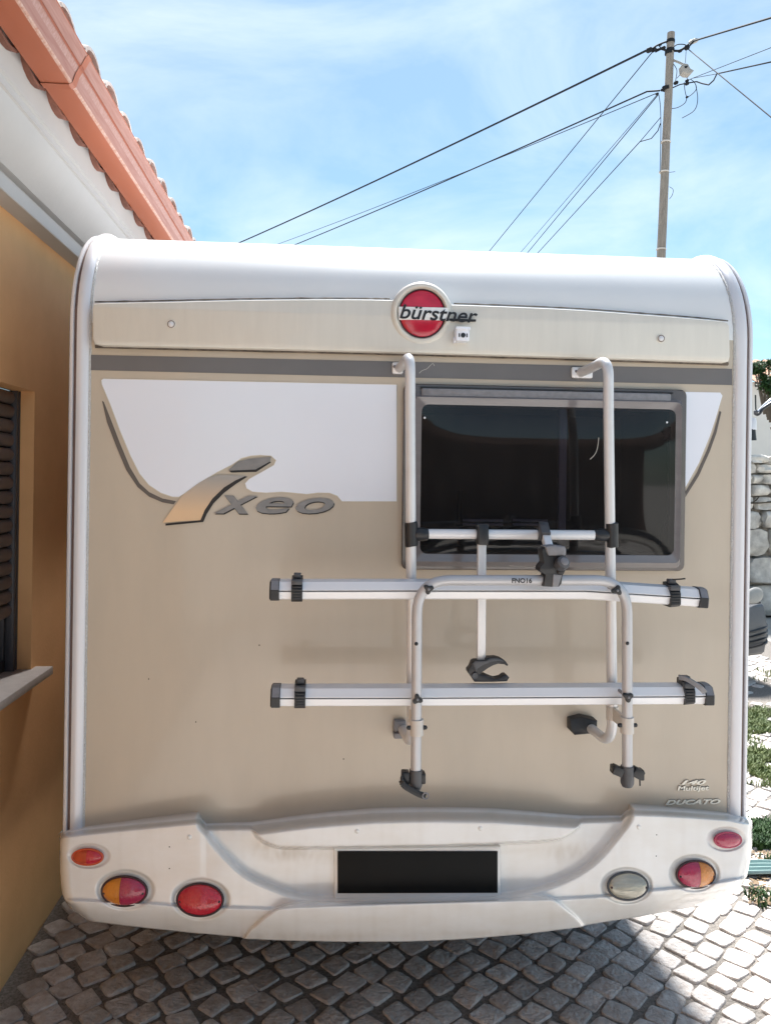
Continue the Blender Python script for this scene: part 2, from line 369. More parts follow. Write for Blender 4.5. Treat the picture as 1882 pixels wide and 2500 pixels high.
# ================================================================== THE GROUND
mb = MB(); mb.faces([(-600, -600, -0.012), (600, -600, -0.012), (600, 900, -0.012), (-600, 900, -0.012)], [(0, 1, 2, 3)])
M_earth = mat('dry_earth', (0.52, 0.495, 0.455), 0.95, 0, 0.0, 1.5, col2=(0.42, 0.40, 0.355), bump=0.8, bscale=30)
ground = mb.build('ground', M_earth, kind='structure', ang=0)
mb = MB(); mb.box(-1.9, 5.4, -8.0, 9.5, -0.06, 0.0)
pave = mb.build('cobble_pavement', M_grit, kind='structure', ang=0)

# cobbles: irregular limestone setts, laid diagonally
def sett_mesh(k, rnd):
    h = 0.0522; pts = []
    for cx_, cy_ in ((1, 1), (-1, 1), (-1, -1), (1, -1)):
        jx, jy = cx_*h*rnd.uniform(0.78, 1.04), cy_*h*rnd.uniform(0.78, 1.04)
        c = rnd.uniform(0.006, 0.024); d = rnd.uniform(0.006, 0.022)
        a = Vector((jx, jy-cy_*d)); b = Vector((jx-cx_*c, jy)); m = Vector((jx-cx_*c*0.3, jy-cy_*d*0.3))
        pts += [a, m, b] if cx_*cy_ > 0 else [b, m, a]
    n = len(pts); tops = rnd.uniform(0.006, 0.012); tx, ty = rnd.uniform(-.05, .05), rnd.uniform(-.05, .05)
    rows = [(1.03, -0.01), (1.0, tops*0.6), (0.975, tops*0.92), (0.93, tops), (0.5, tops*1.02)]
    V = []; F = []
    for sc, z in rows:
        for p in pts: V.append((p.x*sc, p.y*sc, z + (tx*p.x+ty*p.y if z > 0 else 0) + rnd.uniform(-.0016, .0016)))
    V.append((0, 0, tops*1.04))
    for r_ in range(len(rows)-1):
        for i in range(n): F.append((r_*n+i, r_*n+(i+1) % n, (r_+1)*n+(i+1) % n, (r_+1)*n+i))
    q = (len(rows)-1)*n
    for i in range(n): F.append((q+i, q+(i+1) % n, len(V)-1))
    me = bpy.data.meshes.new('cobblestone'); me.from_pydata(V, [], F); me.materials.append(M_cob); me.shade_smooth(); return me
rnd = random.Random(3)
setts = [sett_mesh(k, rnd) for k in range(28)]
cells = []; pitch = 0.110; ca, sa = math.cos(R(41)), math.sin(R(41))
for i in range(-82, 82):
    for j in range(-82, 82):
        u = i*pitch + (0.5*pitch if j % 2 else 0)*0.35; v = j*pitch
        u += rnd.uniform(-.010, .010); v += rnd.uniform(-.009, .009)
        x = u*ca-v*sa; y = u*sa+v*ca
        q = noise.noise((x*0.6, y*0.6, 0))*0.06; x += q; y += noise.noise((x*0.6, y*0.6, 7))*0.06
        if -1.14 < x < 4.8 and -7.4 < y < 6.2: cells.append((x, y))
def bottom_line(px):
    return float(np.interp(px, [145, 200, 330, 590, 1000, 1300, 1425, 1560, 1712, 1806, 1835], [2180, 2245, 2263, 2293, 2300, 2280, 2262, 2239, 2212, 2175, 2000]))
vis = []; rest = []
for c in cells:
    px, py = proj((c[0], c[1], 0))
    bare = (c[0] > 2.0 and noise.noise((c[0]*1.3, c[1]*0.9, 3.0)) > 0.12)
    if bare and rnd.random() < 0.75: continue
    inside = -30 < px < 1912 and py < 2560 and (py > bottom_line(px)-10 if 145 < px < 1835 else py > 1600)
    (vis if inside else rest).append((c, (Vector((c[0], c[1], 0))-CAM).length))
vis.sort(key=lambda a: a[1])
one = vis[:300]; rest += vis[300:]
for (c, _) in one:
    o = bpy.data.objects.new('cobblestone', rnd.choice(setts)); COL.objects.link(o); o.parent = pave
    o.location = (c[0], c[1], 0); o.rotation_euler = (0, 0, R(41)+rnd.uniform(-.14, .14)+rnd.choice((0, math.pi/2, math.pi, -math.pi/2)))
    o.scale = (rnd.uniform(0.92, 1.03), rnd.uniform(0.92, 1.03), 1)
V = []; F = []
for (c, _) in rest:
    me = rnd.choice(setts); a = R(41)+rnd.uniform(-.14, .14); k0 = len(V); cc, ss = math.cos(a), math.sin(a)
    for v in me.vertices: V.append((c[0]+v.co.x*cc-v.co.y*ss, c[1]+v.co.x*ss+v.co.y*cc, v.co.z))
    for p in me.polygons: F.append([k0+i for i in p.vertices])
me = bpy.data.meshes.new('cobblestones'); me.from_pydata(V, [], F); me.materials.append(M_cob2); me.shade_smooth()
o = bpy.data.objects.new('cobblestones', me); COL.objects.link(o); o.parent = pave; o['kind'] = 'stuff'

# ================================================================== THE HOUSE ON THE LEFT
XW = -1.173
house = thing('house', (XW, 1.0, 0), 'ochre plastered house with white cornice and terracotta gutter along the left edge', 'house')
yj = atX(85, 956, XW).y                       # right jamb of its window
zs = atX(122, 1627, -1.12).z                  # sill top
zl = atX(85, 956, XW).z                       # lintel
Y0, Y1, yl = -4.0, 7.5, yj-1.25
dep = XW - atY(39, 1450, yj-.03).x + 0.038
mb = MB()
ztop = 1.9+0.985
def q(*p): mb.faces(list(p), [(0, 1, 2, 3)])
def wallq(ya, yb, za, zb): q((XW, ya, za), (XW, yb, za), (XW, yb, zb), (XW, ya, zb))
wallq(Y0, yl, 0, ztop); wallq(yj, Y1, 0, ztop); wallq(yl, yj, 0, zs); wallq(yl, yj, zl, ztop)
xi = XW-dep
q((XW, yj, zs), (xi, yj, zs), (xi, yj, zl), (XW, yj, zl)); q((XW, yl, zs), (XW, yl, zl), (xi, yl, zl), (xi, yl, zs))
q((XW, yl, zl), (XW, yj, zl), (xi, yj, zl), (xi, yl, zl)); q((XW, yl, zs), (xi, yl, zs), (xi, yj, zs), (XW, yj, zs))
q((XW, Y0, 0), (XW, Y0, ztop), (-7, Y0, ztop), (-7, Y0, 0)); q((XW, Y1, 0), (-7, Y1, 0), (-7, Y1, ztop), (XW, Y1, ztop)); q((-7, Y0, 0), (-7, Y0, ztop), (-7, Y1, ztop), (-7, Y1, 0))
mb.build('wall', M_plaster, house, ang=0, recalc=False)
# cornice: profile in (x, z-1.9), run along y
prof = [(-1.20, .957), (-1.103, .957), (-1.100, .960), (-1.100, 1.010), (-1.103, 1.013), (-1.116, 1.013), (-1.116, 1.030), (-1.086, 1.030)]
for k in range(11):
    t = k/10; prof.append((-1.086+0.10*S(t)*0.55+0.10*t*0.45+0.0, 1.031+0.125*(t**1.35)))
prof += [(-0.978, 1.160), (-0.978, 1.185), (-0.968, 1.19), (-0.962, 1.30), (-1.20, 1.30)]
mb = MB(); mb.strip(prof, [((0, y, 1.9), (1, 0, 0), (0, 0, 1)) for y in (Y0, 0, 2, 4, Y1)], close=True, caps=True)
mb.build('cornice', M_corn, house, ang=28)
# gutter (open channel), its pinker, streaked front and chalky lower rim
gy = (Y0, -1, 0, 1, 2, 3, 4, 5, Y1)
g = MB()
gprof = [(-.935, 1.262), (-.846, 1.262), (-.8405, 1.264), (-.837, 1.269), (-.829, 1.295), (-.8275, 1.298), (-.817, 1.318), (-.8155, 1.316), (-.813, 1.324), (-.8115, 1.322), (-.797, 1.350), (-.790, 1.356), (-.788, 1.356)]
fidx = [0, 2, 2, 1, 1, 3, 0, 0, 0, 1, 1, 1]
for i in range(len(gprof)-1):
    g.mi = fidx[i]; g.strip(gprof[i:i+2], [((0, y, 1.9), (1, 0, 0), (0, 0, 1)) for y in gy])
g.mi = 0; g.strip([(-.788, 1.356), (-.803, 1.352), (-.858, 1.27), (-.928, 1.27), (-.93, 1.36), (-.935, 1.36), (-.935, 1.262)], [((0, y, 1.9), (1, 0, 0), (0, 0, 1)) for y in gy])
bmesh.ops.remove_doubles(g.bm, verts=g.bm.verts[:], dist=0.0005)
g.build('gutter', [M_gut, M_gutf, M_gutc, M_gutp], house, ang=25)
jy = atX(205, 190, -.80).y
mb = MB()
mb.strip([(a-0.002 if i < 2 else a+0.003, b-0.003 if i < 2 else b+0.001) for i, (a, b) in enumerate(gprof)], [((0, y, 1.9), (1, 0, 0), (0, 0, 1)) for y in (jy, jy+0.035)])
mb.build('gutter_joint', M_gut, house, ang=25)
# eave: lower course of channel tiles (lobes seen under the gutter) and the cover tiles above
s_t = 0.2334
ylobe = atX(86, 223, -.949).y
def half_tile(up, r0, r1, x0, x1, z0, z1, th, n=10, ex=1.0):
    b = MB(); rows = []
    for xx, zz, rr in ((x0, z0, r0), ((x0+x1)/2, (z0+z1)/2, (r0+r1)/2), (x1, z1, r1)):
        outer = []; inner = []
        for k in range(n+1):
            a = math.pi*k/n; cc, ss = math.cos(a), math.sin(a)**0.8*ex
            outer.append((xx, -cc*rr, zz+up*ss*rr)); inner.append((xx, -cc*(rr-th), zz+up*(ss*(rr-th))))
        rows.append(outer+inner[::-1])
    m = len(rows[0]); V = [p for r_ in rows for p in r_]
    F = [(i*m+k, i*m+(k+1) % m, (i+1)*m+(k+1) % m, (i+1)*m+k) for i in range(2) for k in range(m)]
    F += [tuple((k, k+1, m-2-k, m-1-k)) for k in range(n)] + [tuple(2*m+a for a in (m-1-k, m-2-k, k+1, k)) for k in range(n)]
    b.faces(V, F); return b
proto = half_tile(-1, .108, .095, -.938, -1.45, 3.235, 3.33, .014, ex=0.80).build('eave_tile', M_scallop, house)
proto2 = half_tile(1, .096, .080, -.806, -1.30, 3.252, 3.38, .014, ex=0.80).build('roof_tile', M_tile, house)
tile_objs = []
for k in range(-14, 27):
    for pr, off in ((proto, 0.0), (proto2, s_t/2)):
        o = pr if k == -14 else pr.copy()
        if k != -14: COL.objects.link(o)
        o.location = (random.uniform(-.006, .004), ylobe+k*s_t+off, random.uniform(-.002, .003)); o.rotation_euler = (0, 0, random.uniform(-.012, .012))
        o.parent = house; o.matrix_parent_inverse = Matrix.Translation(-Vector(house.location))
V = []; F = []                                                    # the roof field behind the eave course
ny = int((Y1-Y0)/0.029)
for i in range(12):
    for k in range(ny):
        y = Y0+k*0.029; V.append((-1.22-0.30*i, y, 3.30+0.075*i+0.03*math.cos((y-ylobe-s_t/2)/s_t*2*math.pi)+ (0.012 if i % 2 else 0)))
for i in range(11):
    for k in range(ny-1): F.append((i*ny+k, i*ny+k+1, (i+1)*ny+k+1, (i+1)*ny+k))
mb = MB(); mb.faces(V, F); mb.build('roof_field', M_tile, house)
# window: sill, shutter of slats in its guides, glass and frame under it
win = MB(); win.box(xi-.05, xi, yl+.0, yj-.0, zs+.0, zs+.05, .004); win.box(xi-.05, xi, yj-.05, yj, zs+.05, zl, .004); win.box(xi-.05, xi, yl, yl+.05, zs+.05, zl, .004)
win = win.build('window', M_guide, house)
mb = MB(); mb.box(xi-.035, xi-.03, yl+.05, yj-.05, zs+.05, zl); mb.build('pane', M_carglass, win)
mb = MB(); mb.box(xi-.02, -1.105, yl-.08, yj+.055, zs-.030, zs+.0025, .003); mb.build('sill', M_sill, house)
shut = MB()
for yy in (yj-.022,): shut.box(xi+.002, xi+.032, yy-.02, yy+.02, zs+.004, zl-.002, .003); shut.box(xi+.032, xi+.036, yy+.008, yy+.018, zs+.004, zl-.002); shut.box(xi+.032, xi+.036, yy-.018, yy-.008, zs+.004, zl-.002)
shut.box(xi+.002, xi+.004, yl, yj-.022, zl-.03, zl-.003)
shut = shut.build('roller_shutter', M_guide, house)
zb = atX(25, 1508, xi+.02).z; hs = 0.056; k = 0
while zb+k*hs < zl:
    z = zb+k*hs; b = MB(); pf = []
    for a in range(9):
        t = a/8; pf.append((0.012+0.016*math.sin(math.pi*t)**0.6, z+0.002+(hs-0.004)*t))
    pf += [(0.004, z+hs-0.002), (0.004, z+0.002)]
    b.strip(pf, [((xi, y, 0), (1, 0, 0), (0, 0, 1)) for y in (yl+.05, yj-.042)], close=True, caps=True)
    b.build('slat', M_shut, shut, ang=40); k += 1

# ================================================================== THE MOTORHOME
home = thing('motorhome', (0.3, 2.5, 0), 'beige and white motorhome seen square from behind, parked beside the ochre house', 'motorhome')
XL, XR = -0.765, 1.376            # rear panel between the rails
RR, Z0 = 0.365, 2.393             # roof radius, height where the wall starts to curve
LEN = 5.2
ZB = 0.62
def path_y(n=14, zlow=0.70, yend=LEN):
    out = [((0, 0, zlow), (1, 0, 0), (0, -1, 0)), ((0, 0, 1.6), (1, 0, 0), (0, -1, 0))]
    for k in range(n+1):
        a = math.pi/2*k/n
        out.append(((0, RR*(1-math.cos(a)), Z0+RR*math.sin(a)), (1, 0, 0), (0, -math.cos(a), math.sin(a))))
    out.append(((0, yend, Z0+RR), (1, 0, 0), (0, 0, 1)))
    return out
# window opening (world): glass area and outer sheet
wa = P(865, 1229, 0); wb = P(1478, 843, 0)
wx0, wx1, wz0, wz1 = wa.x, wb.x, wa.z, wb.z
ga = P(906, 1191, 0); gb = P(1446, 889, 0)
gx0, gx1, gz0, gz1 = ga.x, gb.x, ga.z, gb.z
mb = MB()
def fq(xa, xb, za, zb, n=1): mb.faces([(xa, 0, za), (xb, 0, za), (xb, 0, zb), (xa, 0, zb)], [(0, 1, 2, 3)])
fq(XL, gx0, ZB, Z0); fq(gx1, XR, ZB, Z0); fq(gx0, gx1, ZB, gz0); fq(gx0, gx1, gz1, Z0)
mb.build('rear_panel', M_beige, home, ang=0, recalc=False)
mb = MB(); pth = path_y()[2:]
pth2 = pth
mb.strip([(XL, 0), (-0.3, 0), (0.3, 0), (0.9, 0), (XR, 0)], pth2); mb.build('roof_cap', M_white, home, ang=60)
# subtle overlap sheet at left of roof cap is only a reflection: not built. side walls, floor, front
mb = MB()
def side(x, s_):
    prof_ = [(0.0, ZB)]+[(RR*(1-math.cos(math.pi/2*k/10)), Z0+RR*math.sin(math.pi/2*k/10)) for k in range(11)]+[(LEN, Z0+RR), (LEN, ZB), (2.0, ZB), (1.85, 0.95), (1.15, 0.95), (1.0, ZB)]
    v = [mb.bm.verts.new((x, a, b)) for a, b in prof_]; f = mb.bm.faces.new(v if s_ > 0 else v[::-1]); bmesh.ops.triangulate(mb.bm, faces=[f])
side(-0.831, -1); side(1.440, 1)
mb.build('side_wall', M_white, home, ang=0)
mb = MB(); mb.box(-.81, 1.42, 0.03, 5.0, 0.50, ZB+.01); mb.box(-.2, .1, .3, 5, .38, .52); mb.box(.55, .85, .3, 5, .38, .52); mb.box(-.70, 1.30, 1.44, 1.56, .30, .42)
mb.build('chassis', M_under, home, ang=0)
# cab
mb = MB(); cabp = [(LEN, .45), (LEN, 2.35), (LEN+.25, 2.3), (LEN+.95, 1.45), (LEN+1.6, 1.15), (LEN+1.72, .9), (LEN+1.72, .45)]
for xa, xb in ((-.72, 1.33),):
    mb.strip([(a, b) for a, b in cabp], [((x, 0, 0), (0, 1, 0), (0, 0, 1)) for x in (xa, xb)], close=True, caps=True)
mb.build('cab', M_white, home, ang=30)
mb = MB(); mb.faces([(-.62, LEN+.27, 2.285), (1.23, LEN+.27, 2.285), (1.23, LEN+.94, 1.478), (-.62, LEN+.94, 1.478)], [(0, 1, 2, 3)])
for v in mb.bm.verts: v.co += Vector((0, .012, .012))
mb.build('windscreen', M_carglass, home, ang=0)
for x, s_ in ((-0.8, -1), (1.41, 1)):
    for y in (1.5, LEN+.75):
        w = MB(); w.tube([(x-s_*.20, y, .34), (x-s_*.19, y, .34), (x-s_*.02, y, .34), (x, y, .34)], [.31, .335, .335, .31], 36)
        w = w.build('wheel', M_tyre, home); mb = MB(); mb.tube([(x-.0*s_, y, .34), (x+s_*.006, y, .34), (x+s_*.004, y, .34)], [.21, .20, .06], 28); mb.build('rim', M_alu, w)
mb = MB(); mb.prism(rrect(2.4, 3.5, 1.45, 2.1, .06, 0), (0, 0.02, 0), .008)
for v in mb.bm.verts: v.co = Vector((1.441+.02-v.co.y, v.co.x, v.co.z))
mb.build('side_window', M_carglass, home)
# corner rails: outer lip, brown insert, rounded front, bead of sealant
for s_, xo in ((-1, -0.831), (1, 1.440)):
    pr_ = path_y(zlow=0.72)
    rl = MB()
    d = -s_
    rl.strip([(xo, -.03), (xo, -.002), (xo+d*.002, .004), (xo+d*.006, .0065), (xo+d*.012, .007), (xo+d*.014, .004), (xo+d*.0145, -.002)], pr_)
    w = .036
    pf = [(xo+d*.0245, -.002), (xo+d*.025, .004)]
    for k in range(9):
        t = k/8; pf.append((xo+d*(.026+w*t), .006+.009*math.sin(math.pi*min(1, .18+t*.82))**0.8))
    pf += [(xo+d*(.027+w), .004), (xo+d*(.027+w), -.002)]
    rl.strip(pf, pr_)
    rl = rl.build('corner_rail', M_rail, home, ang=40)
    mb = MB(); mb.strip([(xo+d*.0145, -.001), (xo+d*.016, .0015), (xo+d*.0195, .002), (xo+d*.023, .0015), (xo+d*.0245, -.001)], pr_); mb.build('brown_insert', M_strip, rl)
    # sealant bead, lumpy
    x_in = xo+d*.0635; pts = []; n = 230; mb = MB(); rows = []
    full = path_y(n=24, zlow=.72, yend=.6); cum = [0]
    for a, b in zip(full[:-1], full[1:]): cum.append(cum[-1]+(Vector(b[0])-Vector(a[0])).length)
    for i in range(n+1):
        dd = cum[-1]*i/n; j = max(k for k in range(len(cum)) if cum[k] <= dd+1e-9); j = min(j, len(cum)-2); t = (dd-cum[j])/(cum[j+1]-cum[j])
        o_ = Vector(full[j][0]).lerp(Vector(full[j+1][0]), t); B = Vector(full[j][2]).lerp(Vector(full[j+1][2]), t).normalized()
        wv = .0048+.0018*noise.noise((dd*40, s_*5, 0)); hv = .0040+.0016*noise.noise((dd*55, s_*9, 3))
        rows.append([o_+Vector((x_in+d*(wv*(math.cos(a)*-1)+.001), 0, 0))+B*(hv*math.sin(a)+.0005) for a in (0, .8, 1.57, 2.3, 3.14)])
    vv = [[mb.bm.verts.new(p) for p in r_] for r_ in rows]
    for a, b in zip(vv[:-1], vv[1:]):
        for k in range(4): mb.bm.faces.new((a[k], a[k+1], b[k+1], b[k]))
    mb.build('sealant', M_seal, home, ang=60)
# roof rack bar behind the roof edge
a = P(850, 545, 1.6); b = P(1419, 556, 1.6); zr = Z0+RR
mb = MB(); mb.faces([(a.x, 1.6, zr-.01), (b.x, 1.6, zr-.01), (b.x, 2.5, zr-.01), (a.x, 2.5, zr-.01), (a.x, 1.6, a.z), (b.x, 1.6, b.z), (b.x, 2.5, b.z), (a.x, 2.5, a.z)], [(0, 1, 5, 4), (1, 2, 6, 5), (2, 3, 7, 6), (3, 0, 4, 7), (4, 5, 6, 7), (3, 2, 1, 0)]); mb.build('roof_panel', M_lightgrey, home, ang=0)
mb = MB(); mb.box(b.x-.012, b.x+.02, 1.59, 2.5, Z0+RR-.01, b.z-.004, .004); mb.build('roof_panel_bracket', M_grey, home)

# upper moulding with round boss
def pl(points, Y): return [P(x, y, Y) for x, y in points]
def s2(points, n=5): return [(v.x, v.y) for v in smooth([(x, y, 0) for x, y in points], n)]
bc = (911, 675); br = 70
top = s2([(213, 653.5), (350, 651), (500, 647.5), (650, 645.5), (780, 645.5), (846, 647)], 4)
top = [(203, 742), (199, 730), (198.5, 665), (202, 656)]+top
arc = [(bc[0]+66*math.cos(R(a)), bc[1]-68*math.sin(R(a))) for a in range(154, 20, -8)]
rgt = s2([(976, 656.5), (1100, 661), (1250, 668), (1400, 679), (1500, 687), (1560, 692.5)], 4)
out = top+arc+rgt+[(1573, 696), (1577, 705), (1578, 770), (1575, 780), (1566, 782.5)]+s2([(1300, 774), (1000, 765), (700, 757), (400, 750), (220, 746)], 3)
mb = MB(); mb.prism(pl(out, -.040), (0, .10, 0), .009); mo = mb.build('cream_moulding', M_mould, home, ang=30)
# dark strip under it: dirt plus the gap's shadow painted in
low = s2([(206, 746), (400, 751), (700, 758), (1000, 766), (1300, 775), (1572, 784)], 8)
mb = MB()
mb.tube([P(x, y+1.3+0.7*noise.noise((x*.02, 0, 0)), -.012) for x, y in low], .0062, 6); mb.build('dark_joint', M_dirt, home)
mb = MB(); tp = s2([(205, 651.5), (350, 649), (500, 645.5), (650, 643.5), (780, 643.8), (842, 645)], 8)
mb.tube([P(x, y+.3*noise.noise((x*.05, 2, 0)), -.004) for x, y in tp], [.0022+.0016*noise.noise((i*.9, 0, 0)) for i in range(len(tp))], 5)
tp = s2([(980, 655), (1100, 659), (1250, 666), (1400, 677), (1500, 685), (1572, 692.5)], 8)
mb.tube([P(x, y+.3*noise.noise((x*.05, 2, 0)), -.004) for x, y in tp], [.0022+.0016*noise.noise((i*.9, 0, 3)) for i in range(len(tp))], 5)
mb.build('dark_joint', M_dirt, home)
# boss ring
bp_ = P(bc[0], bc[1], -.05)
mb = MB(); ring = []
for k in range(48):
    a = 2*math.pi*k/48
    ring.append((math.cos(a), math.sin(a)))
prs = [(0.101, .0), (0.0965, .010), (0.089, .016), (0.083, .015), (0.0785, .006), (.078, .0)]
rows = [[mb.bm.verts.new((bp_.x+r_*c_, -.037-h_, bp_.z+.000+r_*s__*1.02)) for c_, s__ in ring] for r_, h_ in prs]
for a, b in zip(rows[:-1], rows[1:]):
    for k in range(48):
        z_ = (a[k].co.z+b[k].co.z)/2
        mb.bm.faces.new((a[k], a[(k+1) % 48], b[(k+1) % 48], b[k]))
for v in mb.bm.verts:                                # the ring fades into the moulding towards its foot
    f = S((v.co.z-(bp_.z-.13))/.14); v.co.y = -.037+(v.co.y+.037)*(.25+.75*f)
mb.build('boss_ring', M_mould, mo, ang=50)
ec = atY(1031, 764, -.05)
em = MB(); em.dome((ec.x, -.040, ec.z), (1, 0, 0), (0, 0, 1), (0, -1, 0), .0745, .0775, .012, 48, 8)
em = em.build('round_emblem', M_red, home, ang=60)
mb = MB(); tor = [(ec.x+.0752*math.cos(2*math.pi*k/48), -.043, ec.z+.0782*math.sin(2*math.pi*k/48)) for k in range(49)]
mb.tube(tor, .0022, 6); mb.build('emblem_rim', M_rim, em)
ba = P(862, 661, -.05); bb = P(969, 691, -.05)
mb = MB(); mb.prism([P(861, 661.5, -.053), P(968, 664, -.053), P(969.5, 691.5, -.053), P(861.5, 689.5, -.053)], (0, .012, 0), .0012); mb.build('emblem_band', M_white, em)
text_mesh('emblem_lettering', 'bürstner', (863, 664, 1032, 690), -.0555, M_ink, em, .28, .0025, .012, tilt=-.008)
mb = MB(); mb.prism([P(963, 687, -.050), P(1028, 689.5, -.050), P(1028, 693.5, -.050), P(963, 692, -.050)], (0, .010, 0)); mb.build('lettering_shadow', M_ink, em)  # black strip put in as the raised letters' shadow
# screw caps
for x, y in ((370, 700), (1427, 731)):
    c = P(x, y, -.04); sc = MB(); sc.tube([(c.x, -.038, c.z), (c.x, -.0425, c.z), (c.x, -.0435, c.z)], [.0135, .0135, .0115], 20); sc = sc.build('screw_cap', M_mould, home)
    mb = MB(); mb.tube([(c.x, -.042, c.z), (c.x, -.0455, c.z), (c.x, -.0465, c.z)], [.0080, .0080, .006], 12); mb.build('screw_head', M_rail, sc)
    mb = MB(); mb.tube([(c.x+.0108*math.cos(2*math.pi*k/20), -.0436, c.z+.0108*math.sin(2*math.pi*k/20)) for k in range(21)], .0011, 5); mb.build('cap_groove', M_strip, sc)
# reversing camera
a = atY(1112, 832, -.08); b = atY(1146, 801, -.08)
rc = MB(); rc.box(a.x, b.x, -.085, -.035, a.z, b.z, .005); rc.box(a.x-.001, b.x+.001, -.094, -.05, b.z-.007, b.z+.002, .002)
rc.box(a.x-.004, a.x+.002, -.07, -.03, a.z-.002, a.z+.016, .002)
rc = rc.build('reversing_camera', M_decal, home)
cx_, cz_ = (a.x+b.x)/2+.001, (a.z+b.z)/2-.003
mb = MB(); mb.tube([(cx_, -.083, cz_), (cx_, -.0885, cz_), (cx_, -.0875, cz_)], [.0075, .0075, .005], 18); mb.build('lens', M_black, rc)
for dx in (-.0125, .0125):
    mb = MB(); mb.box(cx_+dx-.0022, cx_+dx+.0022, -.0862, -.084, cz_-.006, cz_+.006, .0005); mb.build('infrared_led', M_grey, rc)
# grey stripe and decals (thin vinyl)
a = P(194.5, 798, 0); 
mb = MB(); mb.prism([P(194.5, 766, -.002), P(1581, 796.5, -.002), P(1581, 831.5, -.002), P(194.5, 799, -.002)], (0, .0015, 0)); mb.build('grey_stripe', M_stripe, home, ang=20)
def c1(pts): return [((200+.46847*x)/K, (880+.46847*y)/K) for x, y in pts]
def c2(pts): return [((940+.52853*x)/K, (820+.52853*y)/K) for x, y in pts]
wd = c1([(112, 94), (1640, 125), (1640, 735), (1355, 735), (1330, 706), (1290, 691), (1230, 690), (1170, 697), (1100, 690), (1040, 685), (960, 690), (890, 685), (858, 667), (850, 640), (870, 618), (1000, 545), (1011, 520), (985, 497), (930, 493), (880, 497), (830, 510), (780, 545), (700, 585), (610, 640), (540, 690), (505, 712), (470, 711), (410, 690), (350, 650), (300, 590), (250, 490), (200, 370), (150, 235), (104, 125), (101, 102)])
mb = MB(); mb.prism(pl(wd, -.002), (0, .0015, 0)); mb.build('white_decal', M_decal, home, ang=20)
ed = [P(x, y, -.0022) for x, y in wd]
mb = MB(); mb.tube(ed+[ed[0]], .0011, 5); mb.build('decal_edge', M_mould, home)
wd2 = c2([(1384, 258), (1548, 261), (1558, 276), (1530, 370), (1500, 462), (1450, 585), (1384, 705)])
mb = MB(); mb.prism(pl(wd2, -.002), (0, .0015, 0)); mb.build('white_decal', M_decal, home, ang=20)
sw = c1([(105, 210), (130, 320), (180, 450), (230, 570), (290, 660), (350, 710), (420, 740), (478, 750), (490, 733), (420, 720), (350, 686), (300, 640), (250, 556), (200, 436), (150, 306), (114, 215)])
mb = MB(); mb.prism(pl(sw, -.002), (0, .0015, 0)); mb.build('dark_swoosh', M_swoosh, home, ang=20)
sw2 = c2([(1546, 346), (1553, 352), (1530, 450), (1500, 533), (1450, 645), (1384, 750), (1384, 728), (1440, 633), (1490, 522), (1520, 440)])
mb = MB(); mb.prism(pl(sw2, -.002), (0, .0015, 0)); mb.build('dark_swoosh', M_swoosh, home, ang=20)
# ixeo lettering
lg = MB(); lg.prism(pl(c1([(420, 846), (470, 775), (520, 707), (600, 645), (660, 610), (705, 596), (760, 596), (855, 602), (800, 632), (740, 672), (680, 730), (640, 790), (618, 832), (520, 838)]), -.0045), (0, .003, 0))
lg = lg.build('script_emblem', M_copper, home, ang=20)
mb = MB(); mb.prism(pl(c1([(850, 603), (862, 606), (800, 645), (740, 690), (685, 745), (650, 800), (632, 842), (436, 861), (436, 851), (600, 835), (618, 832), (640, 780), (680, 720), (740, 662), (800, 625)]), -.0052), (0, .004, 0)); mb.build('emblem_shadow', M_ink, lg, ang=20)
mb = MB(); mb.prism(pl(c1([(762, 572), (815, 527), (870, 513), (985, 502), (980, 526), (905, 572)]), -.0045), (0, .003, 0)); mb.build('emblem_dot', M_xeo, lg, ang=20)
mb = MB(); mb.prism(pl(c1([(980, 526), (985, 531), (908, 581), (778, 584), (765, 574), (905, 568)]), -.0052), (0, .004, 0)); mb.build('emblem_shadow', M_ink, lg, ang=20)
def letter(ch, box, sh):
    x0, y0, x1, y1 = box; (ax_, ay_), (bx_, by_) = c1([(x0, y0), (x1, y1)])
    text_mesh('letter', ch, (ax_, ay_, bx_, by_), -.0052, M_xeo, lg, sh, .003, .014)
    text_mesh('letter_shadow', ch, (ax_+1.3, ay_+2.0, bx_+1.5, by_+2.4), -.0038, M_ink, lg, sh, .002, .018)
letter('x', (688, 706, 915, 797), .35); letter('e', (905, 714, 1102, 797), .35); letter('o', (1113, 718, 1314, 797), .35)
# badges bottom right
def c7(x, y): return ((1560+.15616*x)/K, (1860+.15616*y)/K)
def badge(s_, x0, y0, x1, y1, sh, off):
    a = c7(x0, y0); b = c7(x1, y1)
    text_mesh('badge_lettering', s_, (*a, *b), -.0060, M_chrome, home, sh, .004, off)
    text_mesh('badge_shadow', s_, (a[0]-.9, a[1]-1.2, b[0]-.3, b[1]-.4), -.0024, M_swoosh, home, sh, .002, off+.02)
badge('140', 660, 290, 1050, 365, .35, .03); badge('Multijet', 605, 380, 1095, 480, .12, .025); badge('DUCATO', 415, 590, 1275, 680, .35, .03)
